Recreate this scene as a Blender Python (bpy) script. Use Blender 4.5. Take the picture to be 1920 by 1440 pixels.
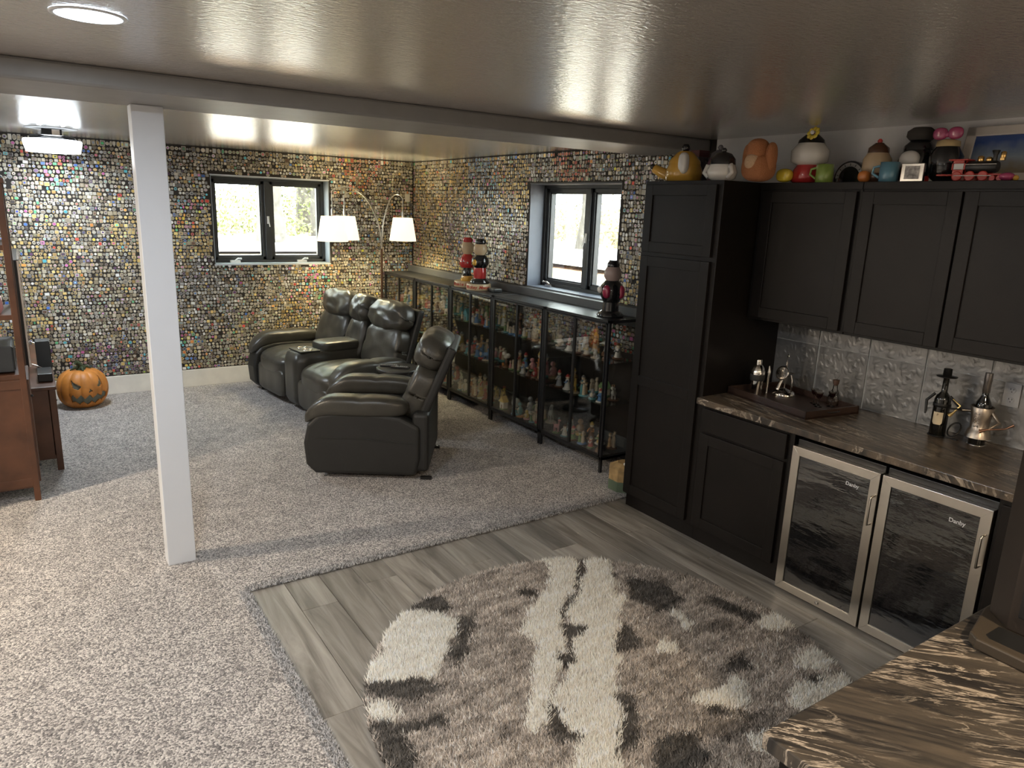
import bpy, bmesh, math, random
import numpy as np
from mathutils import Vector, Matrix, noise
PI = math.pi
rnd = random.Random(7)
for o in list(bpy.data.objects): bpy.data.objects.remove(o)
SC = bpy.context.scene
COL = SC.collection

# ---------------------------------------------------------------- camera, world, sun, exposure
cam_d = bpy.data.cameras.new('camera'); cam = bpy.data.objects.new('camera', cam_d); COL.objects.link(cam)
cam_d.sensor_width = 36; cam_d.lens = 36 * 1350.4 / 1920; cam_d.clip_start = .05; cam_d.clip_end = 300
_Rz = Matrix.Rotation(-.59226, 3, 'Z'); _Rx = Matrix.Rotation(-.238238, 3, 'X'); _Ry = Matrix.Rotation(-.036917, 3, 'Y')
_M = _Rz @ _Rx @ _Ry @ Matrix.Rotation(PI / 2, 3, 'X')
cam.matrix_world = Matrix.Translation((0, 0, 1.9415)) @ _M.to_4x4()
SC.camera = cam
SC.view_settings.view_transform = 'Standard'; SC.view_settings.look = 'None'
SC.view_settings.gamma = 1; SC.view_settings.use_curve_mapping = False
SC.view_settings.exposure = 0.0
SC.cycles.transparent_max_bounces = 24

W = bpy.data.worlds.new('world'); SC.world = W; W.use_nodes = True
wn = W.node_tree; wn.nodes.clear()
wo = wn.nodes.new('ShaderNodeOutputWorld'); wb = wn.nodes.new('ShaderNodeBackground')
wb.inputs[0].default_value = (.86, .95, .96, 1); wb.inputs[1].default_value = 19
wn.links.new(wb.outputs[0], wo.inputs[0])

sd = bpy.data.lights.new('sun', 'SUN'); sd.energy = 11; sd.angle = .01; sd.color = (1, .95, .85)
so = bpy.data.objects.new('sun', sd); COL.objects.link(so); so.rotation_euler = (math.radians(42), 0, math.radians(-40))

# ---------------------------------------------------------------- helpers
def node_mat(name):
    m = bpy.data.materials.new(name); m.use_nodes = True
    nt = m.node_tree; b = nt.nodes['Principled BSDF']
    return m, nt, b
MC = {}
def M(name, col=(.5, .5, .5), rough=.5, metal=0, bump=0, bscale=60, spec=.5, coat=0, var=0, vscale=8):
    if name in MC: return MC[name]
    m, nt, b = node_mat(name)
    b.inputs['Base Color'].default_value = (*col, 1); b.inputs['Roughness'].default_value = rough
    b.inputs['Metallic'].default_value = metal; b.inputs['Specular IOR Level'].default_value = spec
    b.inputs['Coat Weight'].default_value = coat
    tc = nt.nodes.new('ShaderNodeTexCoord')
    if bump:
        n = nt.nodes.new('ShaderNodeTexNoise'); n.inputs['Scale'].default_value = bscale; n.inputs['Detail'].default_value = 4
        bp = nt.nodes.new('ShaderNodeBump'); bp.inputs['Strength'].default_value = bump; bp.inputs['Distance'].default_value = .01
        nt.links.new(tc.outputs['Object'], n.inputs['Vector']); nt.links.new(n.outputs[0], bp.inputs['Height']); nt.links.new(bp.outputs[0], b.inputs['Normal'])
    n = nt.nodes.new('ShaderNodeTexNoise'); n.inputs['Scale'].default_value = vscale; n.inputs['Detail'].default_value = 3
    nt.links.new(tc.outputs['Object'], n.inputs['Vector'])
    r = nt.nodes.new('ShaderNodeValToRGB'); v = var or .06
    r.color_ramp.elements[0].position = .3; r.color_ramp.elements[1].position = .7
    r.color_ramp.elements[0].color = (*[c * (1 - v) for c in col], 1); r.color_ramp.elements[1].color = (*[min(1, c * (1 + v)) for c in col], 1)
    nt.links.new(n.outputs[0], r.inputs[0]); nt.links.new(r.outputs[0], b.inputs['Base Color'])
    MC[name] = m; return m
def emit(name, col, s):
    if name in MC: return MC[name]
    m, nt, b = node_mat(name); b.inputs['Base Color'].default_value = (*col, 1)
    b.inputs['Emission Color'].default_value = (*col, 1); b.inputs['Emission Strength'].default_value = s
    MC[name] = m; return m
def glass(name, tint=(1, 1, 1), rough=0.0, refl=1.0):
    if name in MC: return MC[name]
    m = bpy.data.materials.new(name); m.use_nodes = True; nt = m.node_tree; nt.nodes.clear()
    o = nt.nodes.new('ShaderNodeOutputMaterial'); mx = nt.nodes.new('ShaderNodeMixShader')
    t = nt.nodes.new('ShaderNodeBsdfTransparent'); g = nt.nodes.new('ShaderNodeBsdfGlossy'); f = nt.nodes.new('ShaderNodeFresnel')
    f.inputs[0].default_value = 1.45; t.inputs[0].default_value = (*tint, 1); g.inputs['Roughness'].default_value = rough
    mu = nt.nodes.new('ShaderNodeMath'); mu.operation = 'MULTIPLY'; mu.inputs[1].default_value = refl
    nt.links.new(f.outputs[0], mu.inputs[0]); nt.links.new(mu.outputs[0], mx.inputs[0])
    nt.links.new(t.outputs[0], mx.inputs[1]); nt.links.new(g.outputs[0], mx.inputs[2]); nt.links.new(mx.outputs[0], o.inputs[0])
    MC[name] = m; return m
def attr_mat(name, rough=.4, metal=0, spec=.5, coat=0):
    if name in MC: return MC[name]
    m, nt, b = node_mat(name); a = nt.nodes.new('ShaderNodeAttribute'); a.attribute_name = 'Col'
    nt.links.new(a.outputs['Color'], b.inputs['Base Color']); b.inputs['Roughness'].default_value = rough
    b.inputs['Metallic'].default_value = metal; b.inputs['Specular IOR Level'].default_value = spec; b.inputs['Coat Weight'].default_value = coat
    MC[name] = m; return m

class MB:
    """collects shapes into one mesh; optional per-face colours"""
    def __init__(s): s.v = []; s.f = []; s.c = []; s.sm = []; s.col = (1, 1, 1); s.T = None
    def add(s, vs, fs, smooth=False):
        o = len(s.v)
        if s.T is not None: vs = [s.T @ Vector(p) for p in vs]
        s.v += [tuple(p) for p in vs]; s.f += [tuple(i + o for i in f) for f in fs]
        s.c += [s.col] * len(fs); s.sm += [smooth] * len(fs)
    def box(s, x0, y0, z0, x1, y1, z1):
        x0, x1 = sorted((x0, x1)); y0, y1 = sorted((y0, y1)); z0, z1 = sorted((z0, z1))
        s.add([(x0, y0, z0), (x1, y0, z0), (x1, y1, z0), (x0, y1, z0), (x0, y0, z1), (x1, y0, z1), (x1, y1, z1), (x0, y1, z1)],
              [(3, 2, 1, 0), (4, 5, 6, 7), (0, 1, 5, 4), (1, 2, 6, 5), (2, 3, 7, 6), (3, 0, 4, 7)])
        return s
    def prism(s, pts, h0, h1, axis='z'):
        n = len(pts)
        ar = sum(pts[i][0] * pts[(i + 1) % n][1] - pts[(i + 1) % n][0] * pts[i][1] for i in range(n))
        if ar < 0: pts = pts[::-1]
        f = {'z': lambda a, b, h: (a, b, h), 'x': lambda a, b, h: (h, a, b), 'y': lambda a, b, h: (b, h, a)}[axis]
        s.add([f(a, b, h0) for a, b in pts] + [f(a, b, h1) for a, b in pts],
              [tuple(range(n))[::-1], tuple(range(n, 2 * n))] + [(i, (i + 1) % n, n + (i + 1) % n, n + i) for i in range(n)])
        return s
    def lathe(s, prof, cx=0, cy=0, n=24, cz=0):
        """prof = [(r,z)...] from bottom to top"""
        vs = []; fs = []
        for r, z in prof:
            for k in range(n): vs.append((cx + r * math.cos(2 * PI * k / n), cy + r * math.sin(2 * PI * k / n), cz + z))
        for j in range(len(prof) - 1):
            for k in range(n):
                a = j * n + k; b = j * n + (k + 1) % n; fs.append((a, b, b + n, a + n))
        s.add(vs, fs, True)
        s.add(vs[:n], [tuple(range(n))[::-1]]); s.add(vs[-n:], [tuple(range(n))])
        return s
    def tube(s, path, r, n=8):
        path = [Vector(p) for p in path]; rs = r if isinstance(r, (list, tuple)) else [r] * len(path)
        vs = []; fs = []; up = None
        for i, p in enumerate(path):
            t = (path[min(i + 1, len(path) - 1)] - path[max(i - 1, 0)]).normalized()
            if up is None: up = Vector((0, 0, 1)) if abs(t.z) < .9 else Vector((1, 0, 0))
            a = t.cross(up)
            if a.length < 1e-5: a = t.cross(Vector((0, 1, .01)))
            a.normalize(); b = a.cross(t).normalized(); up = b
            for k in range(n): vs.append(p + (a * math.cos(2 * PI * k / n) + b * math.sin(2 * PI * k / n)) * rs[i])
        for j in range(len(path) - 1):
            for k in range(n):
                q = j * n + k; w = j * n + (k + 1) % n; fs.append((q, w, w + n, q + n))
        s.add(vs, fs, True); s.add(vs[:n], [tuple(range(n))[::-1]]); s.add(vs[-n:], [tuple(range(n))])
        return s
    def ell(s, c, r, n=12, m=8):
        if not isinstance(r, (tuple, list)): r = (r, r, r)
        vs = [(c[0], c[1], c[2] - r[2])]; fs = []
        for j in range(1, m):
            th = PI * j / m
            for k in range(n):
                ph = 2 * PI * k / n
                vs.append((c[0] + r[0] * math.sin(th) * math.cos(ph), c[1] + r[1] * math.sin(th) * math.sin(ph), c[2] - r[2] * math.cos(th)))
        vs.append((c[0], c[1], c[2] + r[2])); L = len(vs) - 1
        for k in range(n):
            fs.append((0, 1 + (k + 1) % n, 1 + k)); fs.append((L, 1 + (m - 2) * n + k, 1 + (m - 2) * n + (k + 1) % n))
        for j in range(m - 2):
            for k in range(n):
                a = 1 + j * n + k; b = 1 + j * n + (k + 1) % n; fs.append((a, b, b + n, a + n))
        s.add(vs, fs, True); return s
    def cushion(s, c, h, e=5, k=10, fn=None):
        """rounded puffy box; c centre, h half sizes, e squareness; fn(u,v,w,p)->p deforms"""
        c = Vector(c)
        for ax in range(3):
            for sg in (-1, 1):
                vs = []; fs = []
                for i in range(k + 1):
                    for j in range(k + 1):
                        a = math.tan((i / k * 2 - 1) * PI / 4); b = math.tan((j / k * 2 - 1) * PI / 4)
                        p = [0, 0, 0]; p[ax] = sg; p[(ax + 1) % 3] = a * sg; p[(ax + 2) % 3] = b
                        l = sum(abs(t) ** e for t in p) ** (1 / e); p = Vector(p) / l
                        q = Vector((p.x * h[0], p.y * h[1], p.z * h[2]))
                        if fn: q = fn(p.x, p.y, p.z, q)
                        vs.append(c + q)
                for i in range(k):
                    for j in range(k):
                        a = i * (k + 1) + j; fs.append((a, a + k + 1, a + k + 2, a + 1))
                s.add(vs, fs, True)
        return s
    def build(s, name, mat, parent=None, bevel=0, loc=None, weld=False, seg=2, sub=0):
        me = bpy.data.meshes.new(name); me.from_pydata(s.v, [], s.f)
        me.polygons.foreach_set('use_smooth', s.sm)
        if any(c != (1, 1, 1) for c in s.c):
            at = me.color_attributes.new('Col', 'FLOAT_COLOR', 'CORNER')
            tot = np.array([len(f) for f in s.f]); arr = np.repeat(np.array([(*c, 1) for c in s.c], dtype=np.float32), tot, axis=0)
            at.data.foreach_set('color', arr.ravel())
        if mat: me.materials.append(mat)
        o = bpy.data.objects.new(name, me); COL.objects.link(o)
        if weld:
            bm = bmesh.new(); bm.from_mesh(me); bmesh.ops.remove_doubles(bm, verts=bm.verts, dist=1e-5); bmesh.ops.recalc_face_normals(bm, faces=bm.faces); bm.to_mesh(me); bm.free()
        if bevel:
            b = o.modifiers.new('bevel', 'BEVEL'); b.width = bevel; b.segments = seg; b.limit_method = 'ANGLE'; b.angle_limit = math.radians(50)
        if sub:
            b = o.modifiers.new('sub', 'SUBSURF'); b.levels = b.render_levels = sub
        if parent is not None: o.parent = parent
        if loc: o.location = loc
        return o
def tag(o, label, cat, group=None):
    o['label'] = label; o['category'] = cat
    if group: o['group'] = group
    return o
def thing(name, label, cat, loc=(0, 0, 0), rz=0, group=None):
    o = bpy.data.objects.new(name, None); COL.objects.link(o); o.location = loc; o.rotation_euler = (0, 0, rz); o.empty_display_size = .05
    return tag(o, label, cat, group)
def struct(o): o['kind'] = 'structure'; return o
def copy_tree(o, parent=None):
    c = o.copy(); COL.objects.link(c); c.parent = parent
    for ch in o.children: copy_tree(ch, c)
    return c
def text_obj(txt, name, mat, parent, size, mtx, extrude=.001, shear=0, bold=0):
    cu = bpy.data.curves.new(name, 'FONT'); cu.body = txt; cu.size = size; cu.extrude = extrude; cu.align_x = 'CENTER'; cu.align_y = 'CENTER'; cu.shear = shear; cu.offset = bold
    t = bpy.data.objects.new(name, cu); COL.objects.link(t)
    dg = bpy.context.evaluated_depsgraph_get(); me = bpy.data.meshes.new_from_object(t.evaluated_get(dg))
    bpy.data.objects.remove(t); o = bpy.data.objects.new(name, me); COL.objects.link(o); me.materials.clear(); me.materials.append(mat)
    if parent is not None: o.parent = parent
    o.matrix_local = mtx; return o

# ---------------------------------------------------------------- key dimensions (metres)
XW, YB, ZC = 3.855, 7.956, 2.433
XL = -.8; XO = -5.2; YF = -2.2
XK = 3.169; XD = 3.199
V1 = (1.605, 2.83, 1.275, 2.168)      # window in back wall x0,x1,z0,z1
V2 = (4.315, 5.54, 1.252, 2.168)      # window in right wall y0,y1,z0,z1

# ---------------------------------------------------------------- structural materials
def mat_ceiling():
    m, nt, b = node_mat('ceiling_paint'); L = nt.links
    b.inputs['Base Color'].default_value = (.45, .42, .39, 1); b.inputs['Roughness'].default_value = .24; b.inputs['Specular IOR Level'].default_value = 1.0; b.inputs['Coat Weight'].default_value = 1; b.inputs['Coat Roughness'].default_value = .26; b.inputs['Coat IOR'].default_value = 1.75
    tc = nt.nodes.new('ShaderNodeTexCoord'); mp = nt.nodes.new('ShaderNodeMapping'); mp.inputs['Scale'].default_value = (36, 66, 30)
    n = nt.nodes.new('ShaderNodeTexNoise'); n.inputs['Scale'].default_value = 1; n.inputs['Detail'].default_value = 3; n.inputs['Roughness'].default_value = .55
    L.new(tc.outputs['Object'], mp.inputs[0]); L.new(mp.outputs[0], n.inputs['Vector'])
    bp = nt.nodes.new('ShaderNodeBump'); bp.inputs['Strength'].default_value = .5; bp.inputs['Distance'].default_value = .0042
    L.new(n.outputs[0], bp.inputs['Height']); L.new(bp.outputs[0], b.inputs['Normal']); L.new(bp.outputs[0], b.inputs['Coat Normal'])
    return m
def mat_carpet():
    m, nt, b = node_mat('carpet_pile'); L = nt.links
    b.inputs['Roughness'].default_value = 1; b.inputs['Specular IOR Level'].default_value = .05; b.inputs['Sheen Weight'].default_value = .15
    tc = nt.nodes.new('ShaderNodeTexCoord')
    v = nt.nodes.new('ShaderNodeTexVoronoi'); v.inputs['Scale'].default_value = 150
    n0 = nt.nodes.new('ShaderNodeTexNoise'); n0.inputs['Scale'].default_value = 90; n0.inputs['Detail'].default_value = 2
    va = nt.nodes.new('ShaderNodeVectorMath'); va.operation = 'MULTIPLY_ADD'; va.inputs[1].default_value = (.012,) * 3
    L.new(n0.outputs['Color'], va.inputs[0]); L.new(tc.outputs['Object'], va.inputs[2]); L.new(va.outputs[0], v.inputs['Vector'])
    sx = nt.nodes.new('ShaderNodeSeparateColor'); L.new(v.outputs['Color'], sx.inputs[0])
    r = nt.nodes.new('ShaderNodeValToRGB'); e = r.color_ramp.elements
    e[0].position = 0; e[0].color = (.12, .112, .115, 1); e[1].position = 1; e[1].color = (.66, .62, .585, 1)
    for p, c in ((.25, (.22, .205, .20)), (.5, (.36, .335, .318)), (.75, (.52, .485, .46))): q = e.new(p); q.color = (*c, 1)
    L.new(sx.outputs[0], r.inputs[0])
    n2 = nt.nodes.new('ShaderNodeTexNoise'); n2.inputs['Scale'].default_value = 7; n2.inputs['Detail'].default_value = 4; L.new(tc.outputs['Object'], n2.inputs['Vector'])
    r2 = nt.nodes.new('ShaderNodeMapRange'); r2.inputs[1].default_value = .3; r2.inputs[2].default_value = .7; r2.inputs[3].default_value = .84; r2.inputs[4].default_value = 1.12
    L.new(n2.outputs[0], r2.inputs[0])
    mx = nt.nodes.new('ShaderNodeVectorMath'); mx.operation = 'SCALE'; L.new(r.outputs[0], mx.inputs[0]); L.new(r2.outputs[0], mx.inputs['Scale']); L.new(mx.outputs[0], b.inputs['Base Color'])
    bp = nt.nodes.new('ShaderNodeBump'); bp.inputs['Strength'].default_value = .9; bp.inputs['Distance'].default_value = .006; bp.invert = True
    L.new(v.outputs['Distance'], bp.inputs['Height']); L.new(bp.outputs[0], b.inputs['Normal'])
    return m
def mat_plank():
    m, nt, b = node_mat('grey_oak_plank'); L = nt.links
    b.inputs['Roughness'].default_value = .42
    tc = nt.nodes.new('ShaderNodeTexCoord'); oi = nt.nodes.new('ShaderNodeObjectInfo')
    off = nt.nodes.new('ShaderNodeVectorMath'); off.operation = 'MULTIPLY_ADD'; off.inputs[1].default_value = (1,) * 3
    sc = nt.nodes.new('ShaderNodeMath'); sc.operation = 'MULTIPLY'; sc.inputs[1].default_value = 37
    L.new(oi.outputs['Random'], sc.inputs[0]); L.new(tc.outputs['Object'], off.inputs[0]); L.new(sc.outputs[0], off.inputs[2])
    mp = nt.nodes.new('ShaderNodeMapping'); mp.inputs['Scale'].default_value = (16, 1.3, 4); L.new(off.outputs[0], mp.inputs[0])
    n = nt.nodes.new('ShaderNodeTexNoise'); n.inputs['Scale'].default_value = 1; n.inputs['Detail'].default_value = 7; n.inputs['Roughness'].default_value = .62; n.inputs['Distortion'].default_value = .8
    L.new(mp.outputs[0], n.inputs['Vector'])
    r = nt.nodes.new('ShaderNodeValToRGB'); e = r.color_ramp.elements; e[0].position = .28; e[0].color = (.075, .066, .056, 1); e[1].position = .75; e[1].color = (.33, .31, .28, 1)
    q = e.new(.5); q.color = (.19, .175, .155, 1); L.new(n.outputs[0], r.inputs[0])
    rr = nt.nodes.new('ShaderNodeMapRange'); rr.inputs[3].default_value = .95; rr.inputs[4].default_value = 1.4; L.new(oi.outputs['Random'], rr.inputs[0])
    mx = nt.nodes.new('ShaderNodeVectorMath'); mx.operation = 'SCALE'; L.new(r.outputs[0], mx.inputs[0]); L.new(rr.outputs[0], mx.inputs['Scale']); L.new(mx.outputs[0], b.inputs['Base Color'])
    bp = nt.nodes.new('ShaderNodeBump'); bp.inputs['Strength'].default_value = .15; bp.inputs['Distance'].default_value = .003
    L.new(n.outputs[0], bp.inputs['Height']); L.new(bp.outputs[0], b.inputs['Normal'])
    return m
def mat_stone(ang, tint=1):
    m, nt, b = node_mat('veined_laminate'); L = nt.links
    b.inputs['Roughness'].default_value = .3
    tc = nt.nodes.new('ShaderNodeTexCoord'); mp = nt.nodes.new('ShaderNodeMapping'); mp.vector_type = 'TEXTURE'; mp.inputs['Rotation'].default_value = (0, 0, math.radians(ang)); mp.inputs['Scale'].default_value = (1 / 1.8, 1 / 15, 1 / 3)
    L.new(tc.outputs['Object'], mp.inputs[0])
    n = nt.nodes.new('ShaderNodeTexNoise'); n.inputs['Scale'].default_value = 1.7; n.inputs['Detail'].default_value = 9; n.inputs['Roughness'].default_value = .63; n.inputs['Distortion'].default_value = .9
    L.new(mp.outputs[0], n.inputs['Vector'])
    r = nt.nodes.new('ShaderNodeValToRGB'); e = r.color_ramp.elements; e[0].position = .3; e[0].color = (.010, .009, .009, 1); e[1].position = .8; e[1].color = (.17, .13, .095, 1)
    for p, c in ((.42, (.028, .025, .023)), (.55, (.06, .05, .04)), (.66, (.085, .068, .052))): q = e.new(p); q.color = (*c, 1)
    L.new(n.outputs[0], r.inputs[0])
    mp2 = nt.nodes.new('ShaderNodeMapping'); mp2.vector_type = 'TEXTURE'; mp2.inputs['Rotation'].default_value = (0, 0, math.radians(ang + 9)); mp2.inputs['Scale'].default_value = (1 / 1.5, 1 / 9.5, 1 / 2); L.new(tc.outputs['Object'], mp2.inputs[0])
    n2 = nt.nodes.new('ShaderNodeTexNoise'); n2.inputs['Scale'].default_value = 2.1; n2.inputs['Detail'].default_value = 6; n2.inputs['Roughness'].default_value = .66; n2.inputs['Distortion'].default_value = .7
    L.new(mp2.outputs[0], n2.inputs['Vector'])
    ab = nt.nodes.new('ShaderNodeMath'); ab.operation = 'SUBTRACT'; ab.inputs[1].default_value = .5; L.new(n2.outputs[0], ab.inputs[0])
    a2 = nt.nodes.new('ShaderNodeMath'); a2.operation = 'ABSOLUTE'; L.new(ab.outputs[0], a2.inputs[0])
    mr = nt.nodes.new('ShaderNodeMapRange'); mr.inputs[1].default_value = .0; mr.inputs[2].default_value = .024; mr.inputs[3].default_value = 1; mr.inputs[4].default_value = 0; L.new(a2.outputs[0], mr.inputs[0])
    n3 = nt.nodes.new('ShaderNodeTexNoise'); n3.inputs['Scale'].default_value = 3.2; n3.inputs['Detail'].default_value = 3; L.new(tc.outputs['Object'], n3.inputs['Vector'])
    m3 = nt.nodes.new('ShaderNodeMapRange'); m3.inputs[1].default_value = .38; m3.inputs[2].default_value = .6; L.new(n3.outputs[0], m3.inputs[0])
    mu = nt.nodes.new('ShaderNodeMath'); mu.operation = 'MULTIPLY'; L.new(mr.outputs[0], mu.inputs[0]); L.new(m3.outputs[0], mu.inputs[1])
    for q in e: q.color = (min(1, q.color[0] * tint), min(1, q.color[1] * (1 + (tint - 1) * .75)), min(1, q.color[2] * (1 + (tint - 1) * .45)), 1)
    mx = nt.nodes.new('ShaderNodeMix'); mx.data_type = 'RGBA'; L.new(mu.outputs[0], mx.inputs['Factor']); L.new(r.outputs[0], mx.inputs['A']); mx.inputs['B'].default_value = (.46, .39, .31, 1)
    L.new(mx.outputs['Result'], b.inputs['Base Color'])
    bp = nt.nodes.new('ShaderNodeBump'); bp.inputs['Strength'].default_value = .08; bp.inputs['Distance'].default_value = .002
    n4 = nt.nodes.new('ShaderNodeTexNoise'); n4.inputs['Scale'].default_value = 160; L.new(tc.outputs['Object'], n4.inputs['Vector']); L.new(n4.outputs[0], bp.inputs['Height']); L.new(bp.outputs[0], b.inputs['Normal'])
    return m
CEIL = mat_ceiling(); CARPET = mat_carpet(); PLANK = mat_plank(); STONE = mat_stone(-55); STONE2 = mat_stone(72, 1.5)
WHITE = M('white_trim_paint', (.70, .73, .78), .35, var=.01)
GREYWALL = M('pale_grey_wall_paint', (.74, .74, .75), .6)
GW = glass('drinking_glass', (.9, .9, .9), .02, 2.2)
PINBACK = M('dark_brown_pin_backing', (.022, .016, .012), .7)
SLATE = M('slate_grey_paint', (.13, .15, .19), .5)
LEDGE = M('charcoal_grey_paint', (.085, .088, .09), .5)
ESP = M('espresso_cabinet_finish', (.007, .0052, .0043), .42, spec=.28, bump=.04, bscale=120, var=.2, vscale=5)
ESPD = M('cabinet_shadow_gap', (.006, .005, .005), .6)
BLKM = M('black_powder_coated_metal', (.012, .012, .013), .4)
FRAME = M('charcoal_window_frame', (.035, .038, .042), .4)
STEEL = M('brushed_stainless_steel', (.62, .58, .52), .28, 1, bump=.02, bscale=200)
CHROME = M('polished_steel', (.75, .73, .7), .12, 1)
LEATH = M('dark_olive_grey_leather', (.05, .047, .039), .30, bump=.12, bscale=130, var=.15)
LEATH2 = M('flat_grey_leatherette', (.017, .017, .016), .5, bump=.06, bscale=150, var=.1)
BLK = M('black_plastic', (.012, .012, .012), .35)
BROWN = M('reddish_brown_wood', (.085, .035, .018), .4, bump=.05, bscale=40, var=.35, vscale=6)
CLEAR = glass('clear_glass', (.99, 1, .995), 0, .6)
GLSHELF = glass('glass_shelf', (.95, .98, .97), 0, .8)
WPANE = glass('window_pane_glass', (.97, .98, .97), 0, .5)
# ---------------------------------------------------------------- room shell
def wall_with_hole(name, mat, u0, u1, z0, z1, hole, place, thick):
    """place(u, d, z) -> xyz ; d = depth outward"""
    mb = MB(); h0, h1, h2, h3 = hole
    def bx(a, b, c, d): 
        p = place(a, 0, c); q = place(b, thick, d); mb.box(*p, *q)
    bx(u0, h0, z0, z1); bx(h1, u1, z0, z1); bx(h0, h1, z0, h2); bx(h0, h1, h3, z1)
    return struct(mb.build(name, mat))
wall_back = wall_with_hole('wall_back', PINBACK, XL, XW, 0, ZC, V1, lambda u, d, z: (u, YB + d, z), .25)
wall_right = wall_with_hole('wall_right', PINBACK, 3.42, YB + .25, 0, ZC, V2, lambda u, d, z: (XW + d, u, z), .25)
wall_kitchen = struct(MB().box(XW, YF, 0, XW + .25, 3.42, ZC).build('wall_kitchen', GREYWALL))
wall_left = struct(MB().box(XL - .12, 5.0, 0, XL, YB + .25, ZC).box(XO, 5.0, 0, XL - .12, 5.12, ZC).build('wall_left', GREYWALL))
struct(MB().box(XO - .12, YF, 0, XO, 5.12, ZC).build('wall_side', GREYWALL))
struct(MB().box(XO - .12, YF - .12, 0, XW + .25, YF, ZC).build('wall_front', GREYWALL))
struct(MB().box(XO - .12, YF - .12, ZC, XW + .25, YB + .25, ZC + .15).build('ceiling', CEIL))
CB = M('beam_paint', (.24, .235, .235), .45, bump=.05, bscale=40)
struct(MB().box(XO, 3.47, 2.352, XW, 4.05, ZC).build('trim_beam', CB, bevel=.012))
# floor: base slab, planks, carpet
XE, YE = .76, 3.466
floor = struct(MB().box(XO - .12, YF - .12, -.2, XW + .25, YB + .25, -.012).build('floor', M('subfloor_dark', (.02, .018, .016), .9)))
pl_meshes = {}
px = XE
row = 0
while px < XW - .01:
    w = min(.182, XW - px); y = YE
    stag = {0: .31, 1: .9}.get(row, (row * .437) % 1.22)
    L = .31 if row == 1 else stag + .12
    if row == 0: L = 1.1
    if row == 12: L = .43
    while y > YF + .01:
        y2 = max(YF, y - L)
        key = (round(w, 3), round(y - y2, 3))
        if key not in pl_meshes:
            mb = MB(); mb.box(-w / 2 + .0013, -(y - y2) / 2 + .0008, -.012, w / 2 - .0013, (y - y2) / 2 - .0008, 0)
            o = mb.build('plank', PLANK, floor, bevel=.0012, seg=1, loc=(px + w / 2, (y + y2) / 2, 0)); pl_meshes[key] = o
        else:
            o = pl_meshes[key].copy(); COL.objects.link(o); o.location = (px + w / 2, (y + y2) / 2, 0)
        y = y2; L = 1.22
    px += .182; row += 1
carp = struct(MB().prism([(XO, YF), (XE, YF), (XE, YE), (XW, YE), (XW, YB), (XL, YB), (XL, 5.0), (XO, 5.0)], -.012, .010).build('floor_carpet', CARPET))
# fuzzy rolled carpet edge along the planks: loose pile tufts
def tufts(name, pts, hgt, rad, cols, mat, parent, lean=.5, kind='stuff', z0=0.0, seed=1):
    n = len(pts); rg = np.random.RandomState(seed); P = np.array(pts)
    a = rg.rand(n) * 2 * PI; h = hgt * (.7 + .6 * rg.rand(n)); ln = lean * h * rg.rand(n); la = rg.rand(n) * 2 * PI
    V = np.zeros((n, 4, 3)); 
    for k in range(3):
        V[:, k, 0] = P[:, 0] + rad * np.cos(a + k * 2 * PI / 3); V[:, k, 1] = P[:, 1] + rad * np.sin(a + k * 2 * PI / 3); V[:, k, 2] = z0
    V[:, 3, 0] = P[:, 0] + ln * np.cos(la); V[:, 3, 1] = P[:, 1] + ln * np.sin(la); V[:, 3, 2] = z0 + h
    idx = (np.arange(n) * 4)[:, None, None]; F = (np.array([[0, 1, 3], [1, 2, 3], [2, 0, 3]])[None] + idx).reshape(-1)
    me = bpy.data.meshes.new(name); me.vertices.add(n * 4); me.vertices.foreach_set('co', V.ravel())
    nf = n * 3; me.loops.add(nf * 3); me.loops.foreach_set('vertex_index', F.astype(np.int32))
    me.polygons.add(nf); me.polygons.foreach_set('loop_start', np.arange(nf, dtype=np.int32) * 3); me.polygons.foreach_set('loop_total', np.full(nf, 3, dtype=np.int32))
    at = me.color_attributes.new('Col', 'FLOAT_COLOR', 'POINT')
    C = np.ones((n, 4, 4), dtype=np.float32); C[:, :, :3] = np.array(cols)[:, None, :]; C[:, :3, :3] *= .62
    at.data.foreach_set('color', C.ravel()); me.update(); me.validate(); me.materials.append(mat)
    o = bpy.data.objects.new(name, me); COL.objects.link(o); o.parent = parent
    if kind: o['kind'] = kind
    return o
FIB = attr_mat('pile_fibre', .85, 0, .15)
P_ = []; C_ = []
rg = np.random.RandomState(3)
for i in range(5200):
    t = rg.rand(); P_.append((XE - .006 + t * (XW - .6 - XE), YE - .006 + rg.rand() * .05)); g = .10 + .62 * rg.rand() ** 1.4; C_.append((g, g * .97, g * .95))
for i in range(7200):
    P_.append((XE + .006 - rg.rand() * .05, .8 + rg.rand() * (YE - .8))); g = .12 + .62 * rg.rand() ** 1.4; C_.append((g, g * .97, g * .96))
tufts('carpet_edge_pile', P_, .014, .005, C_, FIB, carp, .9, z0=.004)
# baseboards
struct(MB().box(XL, YB - .016, .01, XW - .4, YB, .19).build('baseboard_back', M('cream_white_baseboard', (.80, .77, .70), .4), bevel=.003))
struct(MB().box(XL, 5.0, .01, XL + .016, YB - .016, .19).build('baseboard_left', MC['cream_white_baseboard'], bevel=.003))
struct(MB().box(XW - .016, 3.4, .01, XW, YB - .016, .19).build('baseboard_right', LEDGE, bevel=.003))
# foundation ledge board behind the display cabinets
struct(MB().box(XW - .07, 3.42, 1.10, XW + .0, YB - .001, 1.245).build('trim_ledge', LEDGE, bevel=.004))
# column
struct(MB().box(.463, 3.93, .008, .602, 4.045, 2.352).build('trim_column', WHITE, bevel=.004))

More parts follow.
